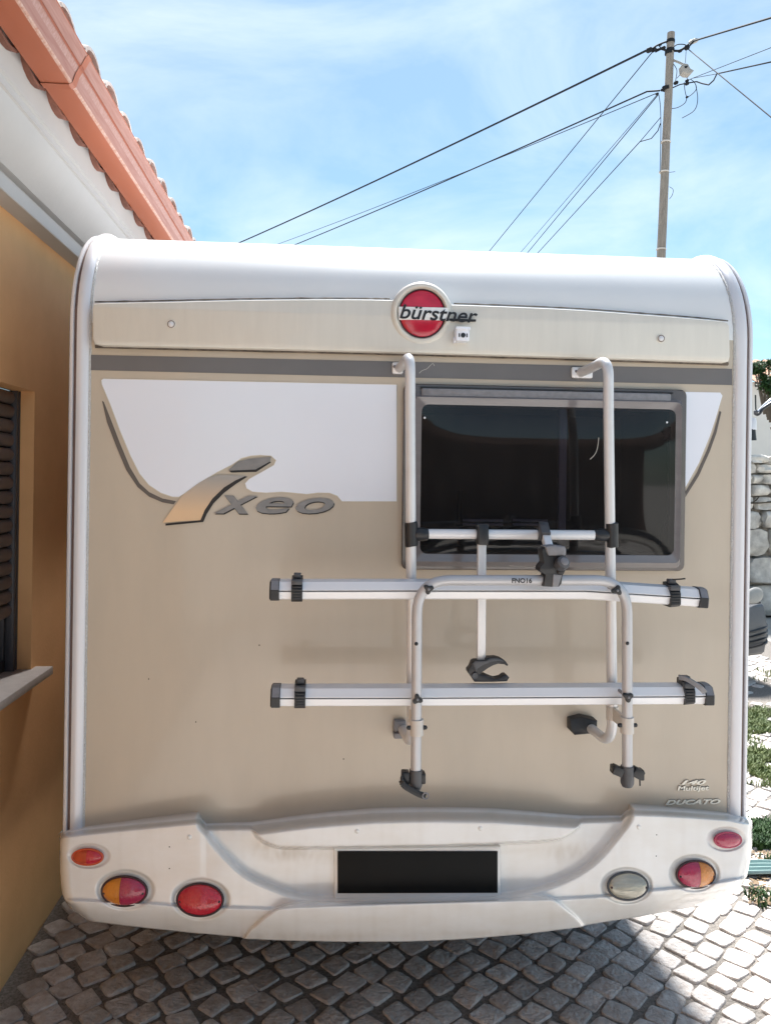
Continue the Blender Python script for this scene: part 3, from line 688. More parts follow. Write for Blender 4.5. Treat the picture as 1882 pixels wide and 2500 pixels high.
# rear window
wn_ = MB()
def ringmesh(b, A, B, Ya, Yb):
    va = [b.bm.verts.new((p.x, Ya, p.z)) for p in A]; vb = [b.bm.verts.new((p.x, Yb, p.z)) for p in B]; n = len(A)
    for i in range(n): b.bm.faces.new((va[i], va[(i+1) % n], vb[(i+1) % n], vb[i])).material_index = b.mi
o0 = rrect(wx0, wx1, wz0, wz1, .022, 0); o1 = rrect(wx0+.004, wx1-.004, wz0+.004, wz1-.004, .02, 0)
o2 = rrect(wx0+.020, wx1-.018, wz0+.012, wz1-.034, .018, 0); o3 = rrect(wx0+.030, wx1-.028, wz0+.030, wz1-.046, .02, 0)
o4 = rrect(gx0-.004, gx1+.004, gz0-.004, gz1+.004, .024, 0)
ringmesh(wn_, o0, o0, 0.0, -.018); ringmesh(wn_, o0, o1, -.018, -.024); ringmesh(wn_, o1, o2, -.024, -.026)
wn_ = wn_.build('rear_window', M_flange2, home, ang=30)
mb = MB(); ringmesh(mb, o2, o3, -.026, -.046); ringmesh(mb, o3, o4, -.046, -.0405); mb.build('window_flange', M_flange, wn_, ang=30)
# pane: slightly domed sheet
mb = MB(); nx, nz_ = 30, 18; vv = []
for j in range(nz_+1):
    row = []
    for i in range(nx+1):
        u, w = i/nx*2-1, j/nz_*2-1
        row.append(mb.bm.verts.new((gx0-.004+(gx1-gx0+.008)*i/nx, -.0402-.010*(1-u**4)*(1-w**4), gz0-.004+(gz1-gz0+.008)*j/nz_)))
    vv.append(row)
for j in range(nz_):
    for i in range(nx): mb.bm.faces.new((vv[j][i], vv[j][i+1], vv[j+1][i+1], vv[j+1][i]))
mb.build('pane', M_pane, wn_, ang=60)
# cabin seen through the pane
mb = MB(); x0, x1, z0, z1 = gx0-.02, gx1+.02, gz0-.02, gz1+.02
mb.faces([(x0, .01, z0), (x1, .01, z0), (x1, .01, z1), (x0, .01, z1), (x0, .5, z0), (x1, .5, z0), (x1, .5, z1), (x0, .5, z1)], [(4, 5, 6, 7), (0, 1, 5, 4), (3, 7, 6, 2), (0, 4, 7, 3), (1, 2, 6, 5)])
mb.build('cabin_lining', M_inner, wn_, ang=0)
a = P(1206, 1120, .05); b = P(1226, 885, .05); mb = MB(); mb.box(a.x, b.x, .05, .07, gz0-.01, gz1+.01, .004); mb.build('blind_bar', M_bar, wn_)
for (xa, xb, y) in ((1000, 1087, 1124), (1000, 1087, 1133), (1108, 1183, 1124), (1108, 1183, 1133)):
    a = P(xa, y+2.2, .03); b = P(xb, y-2.2, .03); mb = MB(); mb.box(a.x, b.x, .03, .04, a.z, b.z, .001); mb.build('blind_slat', M_bar, wn_)
a = P(982, 1130, .04); b = P(998, 1062, .04); mb = MB(); mb.tube([P(990, 1128, .03), P(993, 1060, .03)], .009, 10); mb.tube([P(986, 1132, .03), P(998, 1132, .03)], .011, 8); mb.build('window_latch', M_black, wn_)
mb = MB(); mb.box(P(1431, 900, -.02).x, P(1447, 900, -.02).x, -.03, -.012, P(1440, 950, -.02).z, P(1440, 922, -.02).z, .003); mb.tube([P(1428, 938, -.02), P(1446, 938, -.02)], .008, 8)
mb.tube(fillet([P(1443, 960, -.02), P(1444, 1120, -.02), P(1428, 1140, -.02), P(1424, 1180, -.02)], .02), .0035, 8); mb.build('window_stay', M_black, wn_)
mb = MB()
mb.prism(rrect(P(908, 850, 0).x, P(1440, 850, 0).x, P(900, 858, 0).z-.0, P(900, 840, 0).z, .006, -.036), (0, .03, 0), .004)
for v in mb.bm.verts:                                   # the whole row follows the frame's perspective level
    pass
mb.build('hinge_rail', M_lightgrey, wn_, ang=30)
mb = MB(); mb.tube([(P(905, 861, 0).x, -.034, P(905, 860.5, 0).z), (P(1445, 861, 0).x, -.034, P(905, 860.5, 0).z)], .0035, 6); mb.tube([(P(905, 861, 0).x, -.030, P(905, 838.5, 0).z), (P(1445, 861, 0).x, -.030, P(905, 838.5, 0).z)], .0028, 6); mb.build('hinge_seal', M_black, wn_)
for x, y in ((917, 902), (1440, 912)):
    mb = MB(); c = P(x, y, -.04); mb.dome((c.x, -.0408, c.z), (1, 0, 0), (0, 0, 1), (0, -1, 0), .004, .004, .002, 10, 3); mb.build('pane_stud', M_rail, wn_)

# ---- bumper: one moulded skin with lobes, recess, spoiler and lower lip
YT = ([128, 137, 183, 300, 425, 433, 445, 544, 600, 653, 730, 810, 880, 947, 1062, 1140, 1207, 1254, 1342, 1352, 1362, 1424, 1500, 1573, 1620, 1625],
      [1801, 1797, 1791, 1779, 1767, 1769, 1781, 1780, 1773, 1766, 1759, 1753, 1751, 1750.5, 1752, 1757, 1762, 1765, 1763, 1752, 1748, 1750, 1754.5, 1760, 1769, 1773])
YBm = ([128, 131, 134, 142, 155, 189, 291, 414, 519, 528, 619, 740, 880, 980, 1062, 1150, 1256, 1266, 1380, 1515, 1569, 1598, 1614, 1622, 1625],
       [1850, 1905, 1931, 1950, 1968, 1990, 2003, 2016, 2025, 2029, 2033, 2035.5, 2035, 2031, 2025, 2017, 2003.5, 1999, 1981, 1957, 1939, 1922, 1892, 1850, 1820])
YC = ([128, 152, 322, 374, 482, 593, 631, 810, 1150, 1217, 1304, 1406, 1460, 1544, 1605, 1625], [1944, 1947, 1954, 1959, 1963, 1966, 1962, 1956, 1946, 1944, 1939, 1926, 1921, 1910, 1899, 1894])
def poly_sd(poly, X, Y):
    """signed distance (positive inside)"""
    p = np.array(poly, float); q_ = np.roll(p, -1, axis=0); d = np.full(X.shape, 1e9); ins = np.zeros(X.shape, bool)
    for (x0, y0), (x1, y1) in zip(p, q_):
        ex, ey = x1-x0, y1-y0; t = np.clip(((X-x0)*ex+(Y-y0)*ey)/max(ex*ex+ey*ey, 1e-9), 0, 1)
        d = np.minimum(d, np.hypot(X-x0-t*ex, Y-y0-t*ey))
        if y0 != y1:
            c = ((y0 > Y) != (y1 > Y)) & (X < (x1-x0)*(Y-y0)/(y1-y0)+x0); ins ^= c
    return np.where(ins, d, -d)
def SS(t): t = np.clip(t, 0, 1); return t*t*(3-2*t)
rec = s2([(420, 1720), (425, 1783), (443, 1806), (460, 1830), (507, 1879), (544, 1905), (619, 1936), (676, 1948)], 5)+s2([(760, 1950), (1060, 1943), (1127, 1935), (1207, 1914), (1279, 1874), (1333, 1816), (1366, 1770), (1372, 1720)], 5)
spo = s2([(540, 1700), (541, 1780), (549, 1797), (565, 1815), (590, 1827), (625, 1831.5), (770, 1830), (940, 1827), (1085, 1822), (1188, 1816), (1222, 1807), (1244, 1792), (1254, 1772), (1256, 1700)], 4)
lip = s2([(500, 2080), (531, 2017), (552, 1996), (574, 1977), (602, 1959), (633, 1950), (680, 1947)], 4)+s2([(760, 1947), (1060, 1941), (1150, 1934), (1181, 1935), (1199, 1942), (1217, 1956), (1261, 1998), (1300, 2080)], 4)
LAMPS = [(192, 1849.5, 34, 17), (271, 1923, 50, 32.5), (433.5, 1943, 50, 34), (1353, 1914, 44, 29), (1499, 1887, 43, 30), (1568, 1813, 30.5, 16.5)]
def prot(X, Y):
    yt = np.interp(X, *YT); yb = np.interp(X, *YBm); yc = np.interp(X, *YC)
    plan = 0.065*(1-((X-877)/760)**2)
    insp = poly_sd(spo, X, Y); lw = 15+12*SS((insp+4)/8)                       # ledge is broader on the spoiler
    p = 0.008+0.072*SS((Y-yt)/lw)**0.9
    fall = np.clip((Y-yt-lw)/(yc-yt-lw), 0, 1); p = p+0.030*fall
    p = p+0.014*SS((Y-yc+5)/6)
    under = np.clip((Y-yc)/(np.maximum(yb-yc, 5)), 0, 1); p = p-0.075*under**1.7
    sd = poly_sd(rec, X, Y); p = p-0.045*SS((sd+2)/17)*SS(1.4-under*2)
    p = p+0.052*SS((insp+3)/5.5)*SS((Y-yt)/lw)
    ls = poly_sd(lip, X, Y); p = p+0.032*SS((ls+1)/7)
    for i, (x, y, a, b) in enumerate(LAMPS):
        e = np.sqrt(((X-x)/(a+9))**2+((Y-y)/(b+9))**2); p = p-(0.011 if a > 40 else .006)*SS((1.10-e)/0.16)
    edge = np.minimum(X-np.interp(Y, [1797, 1850, 1905, 1931, 1950, 1968, 1990], [130, 128, 131, 134, 142, 155, 189]), np.interp(Y, [1765, 1820, 1850, 1892, 1922, 1939, 1957], [1625, 1625, 1622, 1614, 1598, 1569, 1515])-X)
    rd = 1-np.sqrt(np.clip(1-(1-np.clip(edge/22, 0, 1))**2, 0, 1)); p = p-0.055*rd
    return plan+p
NX, NY = 520, 130
us = np.linspace(0, 1, NX+1); xs_ = 128.5+us*(1624.5-128.5)
yt_ = np.interp(xs_, *YT); yb_ = np.interp(xs_, *YBm)
GX = np.repeat(xs_[None, :], NY+1, 0); GV = np.linspace(0, 1, NY+1)[:, None]; GY = yt_[None, :]*(1-GV)+yb_[None, :]*GV
GP = prot(GX, GY)
V = []; F = []; nx1 = NX+1
for j in range(NY+1):
    for i in range(nx1): V.append(P(GX[j, i], GY[j, i], -GP[j, i]))
for j in range(NY):
    for i in range(NX): F.append((j*nx1+i, (j+1)*nx1+i, (j+1)*nx1+i+1, j*nx1+i+1))
k0 = len(V)                                                              # returns: under, sides, back over the top
for i in range(nx1): p = V[NY*nx1+i]; V.append(Vector((p.x, p.y+.16, p.z+.012)))
for i in range(NX): F.append((NY*nx1+i, k0+i, k0+i+1, NY*nx1+i+1))
k1 = len(V)
for i in range(nx1): p = V[i]; V.append(Vector((p.x, 0.02, p.z)))
for i in range(NX): F.append((k1+i, i, i+1, k1+i+1))
for col in (0, NX):
    k2 = len(V)
    for j in range(NY+1): p = V[j*nx1+col]; V.append(Vector((p.x, .95, p.z)))
    for j in range(NY):
        f = (j*nx1+col, k2+j, k2+j+1, (j+1)*nx1+col); F.append(f if col == 0 else f[::-1])
me = bpy.data.meshes.new('bumper'); me.from_pydata(V, [], F); me.materials.append(M_bump); me.shade_smooth(); me.update()
gr = me.color_attributes.new('grime', 'FLOAT_COLOR', 'POINT')
for j in range(NY+1):
    for i in range(nx1):
        x, y = GX[j, i], GY[j, i]; nz2 = 0.5+0.5*noise.noise((x*.035, y*.02, 0))+0.35*noise.noise((x*.11, y*.05, 4)); g_ = 0
        for (sx, sy, rx_, ry_, am) in ((625, 1846, 75, 16, .75), (570, 1832, 30, 16, .6), (1225, 1840, 60, 20, .55), (1010, 1838, 150, 7, .4), (480, 1795, 30, 14, .3), (640, 2024, 260, 9, .35), (1100, 2018, 200, 8, .3)):
            g_ = max(g_, am*math.exp(-((x-sx)/rx_)**2-((y-sy)/ry_)**2))
        g_ = min(1, max(0, g_*nz2*1.0+0.10*max(0, noise.noise((x*.06, y*.006, 9)))))
        gr.data[j*nx1+i].color = (g_, g_, g_, 1)
_t = M_bump.node_tree; _b = _t.nodes['Principled BSDF']; _src = _b.inputs['Base Color'].links[0].from_socket
_a = _t.nodes.new('ShaderNodeVertexColor'); _a.layer_name = 'grime'; _mx = _t.nodes.new('ShaderNodeMix'); _mx.data_type = 'RGBA'; _mx.inputs['B'].default_value = (0.40, 0.31, 0.22, 1)
_t.links.new(_a.outputs['Color'], _mx.inputs['Factor']); _t.links.new(_src, _mx.inputs['A']); _t.links.new(_mx.outputs['Result'], _b.inputs['Base Color'])
bumper = bpy.data.objects.new('bumper', me); COL.objects.link(bumper); attach(bumper, home)
def bp(x, y, off=0.0):
    return P(x, y, -float(prot(np.array([x], float), np.array([y], float))[0])-off)
# lamps
def lamp(i, lenses, rimm, names):
    x, y, a, b = LAMPS[i]; c = bp(x, y, .004); cl = bp(x-a*.7, y); cr = bp(x+a*.7, y); ct = bp(x, y-b*.7); cb = bp(x, y+b*.7)
    U = (cr-cl).normalized(); Vv = (ct-cb).normalized(); N = U.cross(Vv).normalized()
    if N.y > 0: N = -N
    rx = (P(x+a, y, c.y)-P(x-a, y, c.y)).length/2; ry = (P(x, y+b, c.y)-P(x, y-b, c.y)).length/2*0.92
    c = (cl+cr+ct+cb)/4+N*.006
    base = MB(); base.tube([c+U*(rx*math.cos(2*math.pi*k/40))+Vv*(ry*math.sin(2*math.pi*k/40))+N*.004 for k in range(41)], .0038, 8)
    base.dome(c, U, Vv, N, rx, ry, .004, 40, 3)
    base = base.build('tail_lamp', rimm, home, ang=60)
    for (lo, hi, m_, nm) in lenses:
        mb = MB(); mb.dome(c, U, Vv, N, rx*.965, ry*.955, .020 if a > 40 else .012, 44, 9, None, .004)
        if lo > -1: bmesh.ops.bisect_plane(mb.bm, geom=mb.bm.verts[:]+mb.bm.edges[:]+mb.bm.faces[:], plane_co=c+U*(rx*(lo+.006)), plane_no=U, clear_inner=True)
        if hi < 1: bmesh.ops.bisect_plane(mb.bm, geom=mb.bm.verts[:]+mb.bm.edges[:]+mb.bm.faces[:], plane_co=c+U*(rx*(hi-.006)), plane_no=U, clear_outer=True)
        mb.build(nm, m_, base, ang=60)
    if a > 40:
        for s_ in (-1, 1):
            mb = MB(); mb.dome(c+U*(rx*.84*s_)-Vv*ry*.1, U, Vv, N, .0045, .0045, .004, 10, 3, None, .011); mb.build('lens_screw', M_rim, base)
    return base
lamp(0, [(-2, 0.0, M_orangered, 'orange_lens'), (0.0, 2, M_redlens, 'red_lens')], M_orangered, 0)['label'] = 'small orange and red marker lamp'
lamp(1, [(-2, -.12, M_amber, 'amber_lens'), (-.12, 2, M_purplens, 'red_lens')], M_rim, 0)['label'] = 'oval lamp half amber half crimson, amber towards the house'
lamp(2, [(-2, 2, M_redlens, 'red_lens')], M_rim, 0)['label'] = 'plain red oval lamp'
lamp(3, [(-2, 2, M_clear, 'clear_lens')], M_grey, 0)['label'] = 'clear oval reversing lamp'
lamp(4, [(-2, .10, M_purplens, 'red_lens'), (.10, 2, M_amber, 'amber_lens')], M_rim, 0)['label'] = 'oval lamp half crimson half amber, amber at the outer end'
lamp(5, [(-2, 2, M_purplens, 'red_lens')], M_purplens, 0)['label'] = 'small dull red marker lamp'
# number plate in its raised frame
def plane_poly(pts, off): return [bp(x, y, 0) for x, y in pts]
yb0 = -min(float(GP[(GX > 730) & (GX < 1075) & (GY > 1845) & (GY < 1930)].max()), .2)-.006
fr = [P(721, 1834, yb0+.005), P(1081, 1831, yb0+.005), P(1082, 1943, yb0-.010), P(722, 1946, yb0-.010)]
mb = MB(); mb.prism(fr, (0, .05, 0), .006); hold = mb.build('plate_frame', M_bump, home, ang=30)
pt = [P(729, 1841, yb0-.003), P(1075, 1841, yb0-.003), P(1075, 1930, yb0-.0125), P(729, 1931, yb0-.0125)]
mb = MB(); mb.prism(pt, (0, .006, 0), .002); mb.build('number_plate', M_plate, home, ang=30)
# round plugs and drain holes in the bumper
for x, y in ((409, 1809), (771, 1796), (1037, 1790), (1379, 1787)):
    c = bp(x, y); mb = MB(); mb.dome(c+Vector((0, .001, 0)), (1, 0, 0), (0, .1, .99), (0, -1, 0), .0075, .0075, .0045, 16, 4); mb.build('plug', M_bump, home)
for x, y in ((366, 1830), (366, 1877), (1418, 1804), (1417, 1850)):
    c = bp(x, y); mb = MB(); mb.dome(c, (1, 0, 0), (0, 0, 1), (0, -1, 0), .0022, .0022, .0008, 8, 2); mb.build('drain_hole', M_ink, home)

# small wear: scratches, specks and threads of cobweb
def thread(name, pts, r, m, parent):
    mb = MB(); mb.tube(smooth([P(*p) for p in pts], 4), r, 5); return mb.build(name, m, parent)
thread('scratch', [(905, 806, -.0025), (912, 800, -.0025), (922, 796, -.0025), (934, 785, -.0025), (938, 790, -.0025)], .0007, M_mould, home)
thread('scratch', [(1274, 992, -.0515), (1284, 982, -.0515), (1290, 968, -.0515), (1293, 945, -.0515)], .0009, M_mould, wn_)
for x, y in ((321, 1467), (1069, 1521), (560, 1394), (742, 1640), (423, 1560)):
    c = P(x, y, -.0005); mb = MB(); mb.dome((c.x, 0, c.z), (1, 0, 0), (0, 0, 1), (0, -1, 0), .0022, .0030, .0009, 8, 2); mb.build('mud_speck', M_dirt, home)
for pts in ([(1170, 1195, -.2), (1172, 1215, -.2), (1160, 1240, -.1), (1130, 1243, -.04)], [(1172, 1215, -.2), (1150, 1225, -.1), (1100, 1222, -.045)], [(1176, 1200, -.2), (1165, 1235, -.1), (1140, 1252, -.02)]):
    thread('cobweb_thread', pts, .0005, M_mould, wn_)

# ================================================================== BIKE RACK on the rear panel
YTb, YRl, YH = -.225, -.275, -.345
rack = thing('bike_rack', (P(1110, 1700, YTb).x, YTb, P(1110, 1700, YTb).z), 'folded aluminium bike rack bolted to the rear of the motorhome over its window', 'bike rack')
def tubeseg(name, pts, r, m, parent=rack, fr_=0.05, seg=16):
    mb = MB(); mb.tube(fillet(pts, fr_, 8) if fr_ else pts, r, seg); return mb.build(name, m, parent, ang=50)
rt = .0158
# uprights (lean outwards slightly as in the folded rack), top hooks and bottom elbows
def upright(xb, yb_, xt, yt__, xs0, xs1, yend, xw, yw):
    A = P(xb, yb_, 0.005); B = P(xt-5, yt__+8, -.145); C = P(xs0, yt__+2, YTb); D = P(xs0, 880, YTb); E_ = P(xs1, yend, YTb); Fw = P(xw, yw, .0)
    return tubeseg('upright_tube', [A, Vector((A.x*.6+C.x*.4, -.10, C.z-.012)), C, D, E_, Fw], rt, M_tube, fr_=[.05, .07, .05, .09])
upright(861, 796, 884, 763, 886, 890, 1612, 868, 1572); upright(1250, 806, 1300, 772, 1314, 1323, 1610, 1266, 1566)
for (xa, xb, ya, yb_) in ((846, 870, 783, 808), (1232, 1278, 794, 817)):
    a = P(xa, yb_, 0); b = P(xb, ya, 0); pl_ = MB(); pl_.box(a.x, b.x, -.014, 0, a.z, b.z, .006); pl_ = pl_.build('wall_bracket', M_alu, rack)
    for t in (.2, .8):
        mb = MB(); x_ = a.x+(b.x-a.x)*t; mb.dome((x_, -.014, (a.z+b.z)/2+.004), (1, 0, 0), (0, 0, 1), (0, -1, 0), .005, .005, .004, 10, 3); mb.build('screw', M_lightgrey, pl_)
a = P(1228, 1583, -.02); b = P(1284, 1549, -.02); mb = MB(); mb.prism([(a.x, -.045, a.z+.012), (a.x+.012, -.05, a.z), (b.x, -.05, a.z+.006), (b.x, -.05, b.z-.004), (a.x+.04, -.04, b.z+.006), (a.x, -.035, b.z-.004)], (0, .045, 0), .005); mb.build('wall_bracket', M_black, rack)
a = P(849, 1592, -.02); b = P(877, 1556, -.02); mb = MB(); mb.box(a.x, b.x, -.03, 0, a.z+.018, b.z, .006); mb.box(a.x, b.x, -.045, 0, a.z, a.z+.018, .005); mb.build('wall_bracket', M_lightgrey, rack)
# cross bar with its joints
tubeseg('cross_bar', [P(900, 1153, YTb), P(1310, 1156, YTb)], .0150, M_alu, fr_=0)
for x, y, d in ((887.5, 1154, 1), (1320.5, 1156, -1)):
    j = MB(); j.tube([P(x-.2, y-26, YTb), P(x, y-25, YTb), P(x+.8, y+25, YTb), P(x+1, y+26, YTb)], [.0175, .0205, .0205, .0175], 18)
    j.tube([P(x+d*6, y, YTb), P(x+d*14, y, YTb), P(x+d*26, y, YTb), P(x+d*36, y, YTb), P(x+d*38, y, YTb)], [.016, .0205, .0205, .0175, .0150], 18)
    j.build('bar_joint', M_black, rack)
# bike arm with hook clamp
a = P(1040, 1170, YTb-.018); b = P(1038.5, 1428, YTb-.010); mb = MB(); mb.bar(a, b, (1, 0, 0), .0262, .022, .004); arm = mb.build('bike_arm', M_tube, rack, ang=30)
mb = MB(); mb.bar(P(1041, 1133, YTb-.012), P(1041, 1177, YTb-.016), (1, 0, 0), .033, .05, .006); mb.bar(P(1041, 1131, YTb-.02), P(1041, 1138, YTb-.02), (1, 0, 0), .036, .03, .002); mb.build('arm_clip', M_black, arm)
hk = [(270, 480), (330, 445), (540, 445), (545, 402), (620, 385), (760, 380), (870, 410), (960, 470), (1010, 535), (985, 560), (930, 525), (800, 512), (700, 545), (600, 600), (500, 670), (440, 718), (470, 740), (540, 735), (640, 780), (740, 815), (860, 785), (920, 740), (970, 735), (1030, 790), (985, 868), (700, 880), (320, 880), (250, 780), (185, 690), (182, 640), (235, 580)]
hp = [atY(1120+.12012*x, 1560+.12012*y, YTb-.035) for x, y in hk]
mb = MB(); mb.prism(hp, (0, .034, 0), .0035); ck = mb.build('hook_clamp', M_black, rack, ang=30)
hj = [(290, 500), (330, 460), (545, 455), (640, 400), (760, 392), (860, 420), (930, 470), (800, 450), (650, 470), (500, 530), (380, 610), (350, 700)]
mb = MB(); mb.prism([atY(1120+.12012*x, 1560+.12012*y, YTb-.038) for x, y in hj], (0, .004, 0), .001); mb.build('clamp_rib', M_grey, ck)
c = atY(1120+.12012*320, 1560+.12012*745, YTb-.035); mb = MB(); mb.tube([(c.x, c.y, c.z), (c.x, c.y-.008, c.z), (c.x, c.y-.006, c.z)], [.0095, .009, .005], 14); mb.build('clamp_bolt', M_grey, ck)
# second arm: short square tube coming towards the camera, with a block clamp
def c8(x, y, Y): return atY(1280+.0961*x, 1260+.0961*y, Y)
mb = MB(); mb.bar(c8(470, 260, YTb-.02), c8(625, 850, YTb-.115), (1, 0, 0), .0235, .026, .003); arm2 = mb.build('bike_arm', M_alu, rack, ang=30)
mb = MB(); mb.bar(c8(465, 240, YTb-.022), c8(535, 530, YTb-.075), (1, 0, 0), .029, .032, .004); mb.tube([P(1160, 1153, YTb), P(1182, 1153, YTb)], .019, 14); mb.build('arm_clip', M_grey, arm2)
YC2 = -.375
bd = [(445, 860), (520, 790), (740, 770), (1050, 800), (1062, 900), (1055, 1040), (1085, 1200), (1075, 1330), (1020, 1450), (980, 1520), (950, 1720), (885, 1800), (700, 1805), (480, 1790), (540, 1500), (470, 1450), (390, 1400), (400, 1300), (500, 1180)]
mb = MB(); mb.prism([c8(x, y, YC2) for x, y in bd], (0, .05, 0), .004); blk = mb.build('block_clamp', M_black, rack, ang=30)
mb = MB(); mb.prism([c8(x, y, YC2-.012) for x, y in ((540, 775), (760, 745), (1040, 780), (1070, 850), (1062, 985), (1020, 1015), (620, 1005), (575, 900))], (0, .05, 0), .004); mb.build('clamp_lid', M_lightgrey, blk, ang=30)
mb = MB(); mb.prism([c8(x, y, YC2-.003) for x, y in ((740, 1480), (960, 1500), (860, 1800), (710, 1800))], (0, .01, 0), .002); mb.build('clamp_strap', M_lightgrey, blk, ang=30)
kc = c8(890, 1270, YC2); mb = MB(); N = Vector((.15, -.8, .45)).normalized()
mb.tube([kc, kc+N*.014, kc+N*.030, kc+N*.034], [.017, .0205, .0195, .014], 8); mb.build('clamp_knob', M_grey, blk, ang=30)
kc2 = c8(915, 1420, YC2-.004); mb = MB(); mb.dome(kc2, (1, 0, 0), (0, 0, 1), (0, -1, 0), .010, .0075, .004, 14, 3); mb.build('knob_hole', M_ink, blk)
kc3 = kc+N*.034; mb = MB(); mb.dome(kc3, (1, 0, 0), (0, .5, .87), N, .0125, .0125, .004, 14, 3); mb.build('knob_cap', M_lightgrey, blk)
# wheel rails
def rail(pts, Yr, hgt):
    pp = [P(x, y, Yr) for x, y in pts]; h = hgt/2
    prof_ = [(.030, h), (.006, h), (-.012, h*.86), (-.026, h*.08), (-.026, h*.02), (-.006, h*.02), (-.006, -h*.13), (-.027, -h*.13), (-.027, -h*.22), (-.022, -h*.24), (-.020, -h*.86), (-.012, -h), (.030, -h)]
    mb = MB(); path = []
    for i, p in enumerate(pp):
        d = (pp[min(i+1, len(pp)-1)]-pp[max(i-1, 0)]).normalized(); up = Vector((0, 0, 1)); up = (up-d*up.dot(d)).normalized(); bk = up.cross(d)
        if bk.y < 0: bk = -bk
        path.append((p, bk, up))
    mb.strip(prof_, path, close=True, caps=True); r_ = mb.build('wheel_rail', M_alu, rack, ang=25)
    for end, nxt in ((0, 1), (-1, -2)):
        p = pp[end]; d = (p-pp[nxt]).normalized(); up = path[end][2]; bk = path[end][1]
        mb = MB(); L1 = 0.020
        mb.strip([(a*1.10, b*1.06) for a, b in [(.028, h), (.004, h), (-.014, h*.9), (-.029, h*.05), (-.029, -h*.9), (-.02, -h), (.028, -h)]], [(p-d*.004, bk, up), (p+d*L1, bk, up), (p+d*(L1+.004), bk*.85, up*.85)], close=True, caps=True)
        mb.build('rail_end_cap', M_black, r_, ang=30)
        mb = MB(); mb.strip([(a, b) for a, b in [(.02, h*1.09), (.002, h*1.09), (-.0150, h*.98), (-.0315, h*.12), (-.030, h*.1), (-.0, h*.98)]], [(p-d*.002, bk, up), (p+d*L1*.96, bk, up)], close=True, caps=True); mb.build('cap_top', M_lightgrey, r_, ang=20)
    return r_, path
hr = .0555
r_up, pth_up = rail([(601, 1273.5), (900, 1273), (1260, 1273.5), (1345, 1279), (1430, 1284.5), (1506, 1290)], YRl, hr)
r_lo, pth_lo = rail([(603, 1503), (900, 1502.5), (1260, 1500.5), (1518, 1499)], YRl, hr)
def strap(parent, x, y, lean=0.0, tabs=()):
    c = P(x, y, YRl); h = hr/2*1.13; mb = MB(); w = .0158
    sect = [(.03, h+.004), (.004, h+.004), (-.018, h*.92), (-.033, h*.1), (-.034, -h*.9), (-.024, -h-.004), (.03, -h-.004)]
    X = Vector((1, 0, lean)).normalized()
    mb.strip([(a, b) for a, b in sect], [(c-X*w+Vector((lean*.02, 0, 0)), (0, 1, 0), (0, 0, 1)), (c+X*w, (0, 1, 0), (0, 0, 1))], close=True, caps=True)
    for k in range(7):
        t = (k-3)/3.5; mb.box(c.x-w*.8, c.x+w*.8, c.y-.036+.008*max(0, t), c.y-.028, c.z+t*h*.9-.0022, c.z+t*h*.9+.0022, .0008)
    st = mb.build('wheel_strap', M_black, parent, ang=25)
    mb = MB(); mb.box(c.x-w*.66, c.x+w*.66, c.y-.012, c.y+.012, c.z+h, c.z+h+.014, .002); mb.box(c.x-w, c.x+w, c.y-.033, c.y-.012, c.z+h*.45, c.z+h*.95, .003); mb.build('strap_buckle', M_grey, st, ang=30)
    return st
strap(r_up, 642, 1271); strap(r_lo, 648.5, 1499); s3 = strap(r_up, 1449, 1283, .1); s4 = strap(r_lo, 1480, 1492, .1)
mb = MB(); mb.tube([P(1452, 1252, YRl-.01), P(1470, 1251, YRl-.02), P(1480, 1250, YRl-.03)], .0022, 6); mb.build('loose_strap', M_black, s3)
mb = MB(); pp = smooth([P(1466, 1463, YRl-.03), P(1485, 1468, YRl-.05), P(1510, 1484, YRl-.055), P(1522, 1496, YRl-.045)], 5)
for a, b in zip(pp[:-1], pp[1:]): mb.bar(a, b+(b-a)*.1, (0, -.6, 1), .016, .004)
mb.build('loose_strap', M_lightgrey, s4)
# hoop
hoop = tubeseg('hoop', [P(898, 1700, YH), P(901, 1253.5, YH), P(1354, 1253.5, YH), P(1354.5, 1690, YH)], .0152, M_hoop, fr_=.096)
text_mesh('hoop_print', 'FNO16', (1105.5, 1249, 1149, 1259.5), YH-.0158, M_ink, hoop, 0, .0012, .025)
for x, y in ((899, 1391), (1355, 1390)):
    c = P(x, y, YH-.015); mb = MB(); mb.dome(c, (1, 0, 0), (0, 0, 1), (0, -1, 0), .0055, .0055, .004, 14, 3); mb.build('hoop_bolt', M_black, hoop)
for x, y, rot in ((926, 1273, 20), (1334, 1276, 75), (902, 1512, 100), (1358, 1507, 30)):
    c = P(x, y, YH-.022); pts = []
    for k in range(24):
        a = 2*math.pi*k/24; rad = .0125+.0034*math.cos(3*a); pts.append(Vector((c.x+rad*math.cos(a+R(rot)), c.y, c.z+rad*math.sin(a+R(rot)))))
    mb = MB(); mb.prism(pts, (0, .014, 0), .002); kn = mb.build('star_knob', M_black, rack, ang=30)
    mb = MB(); mb.dome((c.x, c.y, c.z), (1, 0, 0), (0, 0, 1), (0, -1, 0), .004, .004, .003, 10, 3); mb.build('knob_pin', M_lightgrey, kn)
    mb = MB(); mb.tube([(c.x, c.y+.01, c.z), (c.x, YRl+.01, c.z)], .005, 8); mb.build('knob_bolt', M_lightgrey, kn)
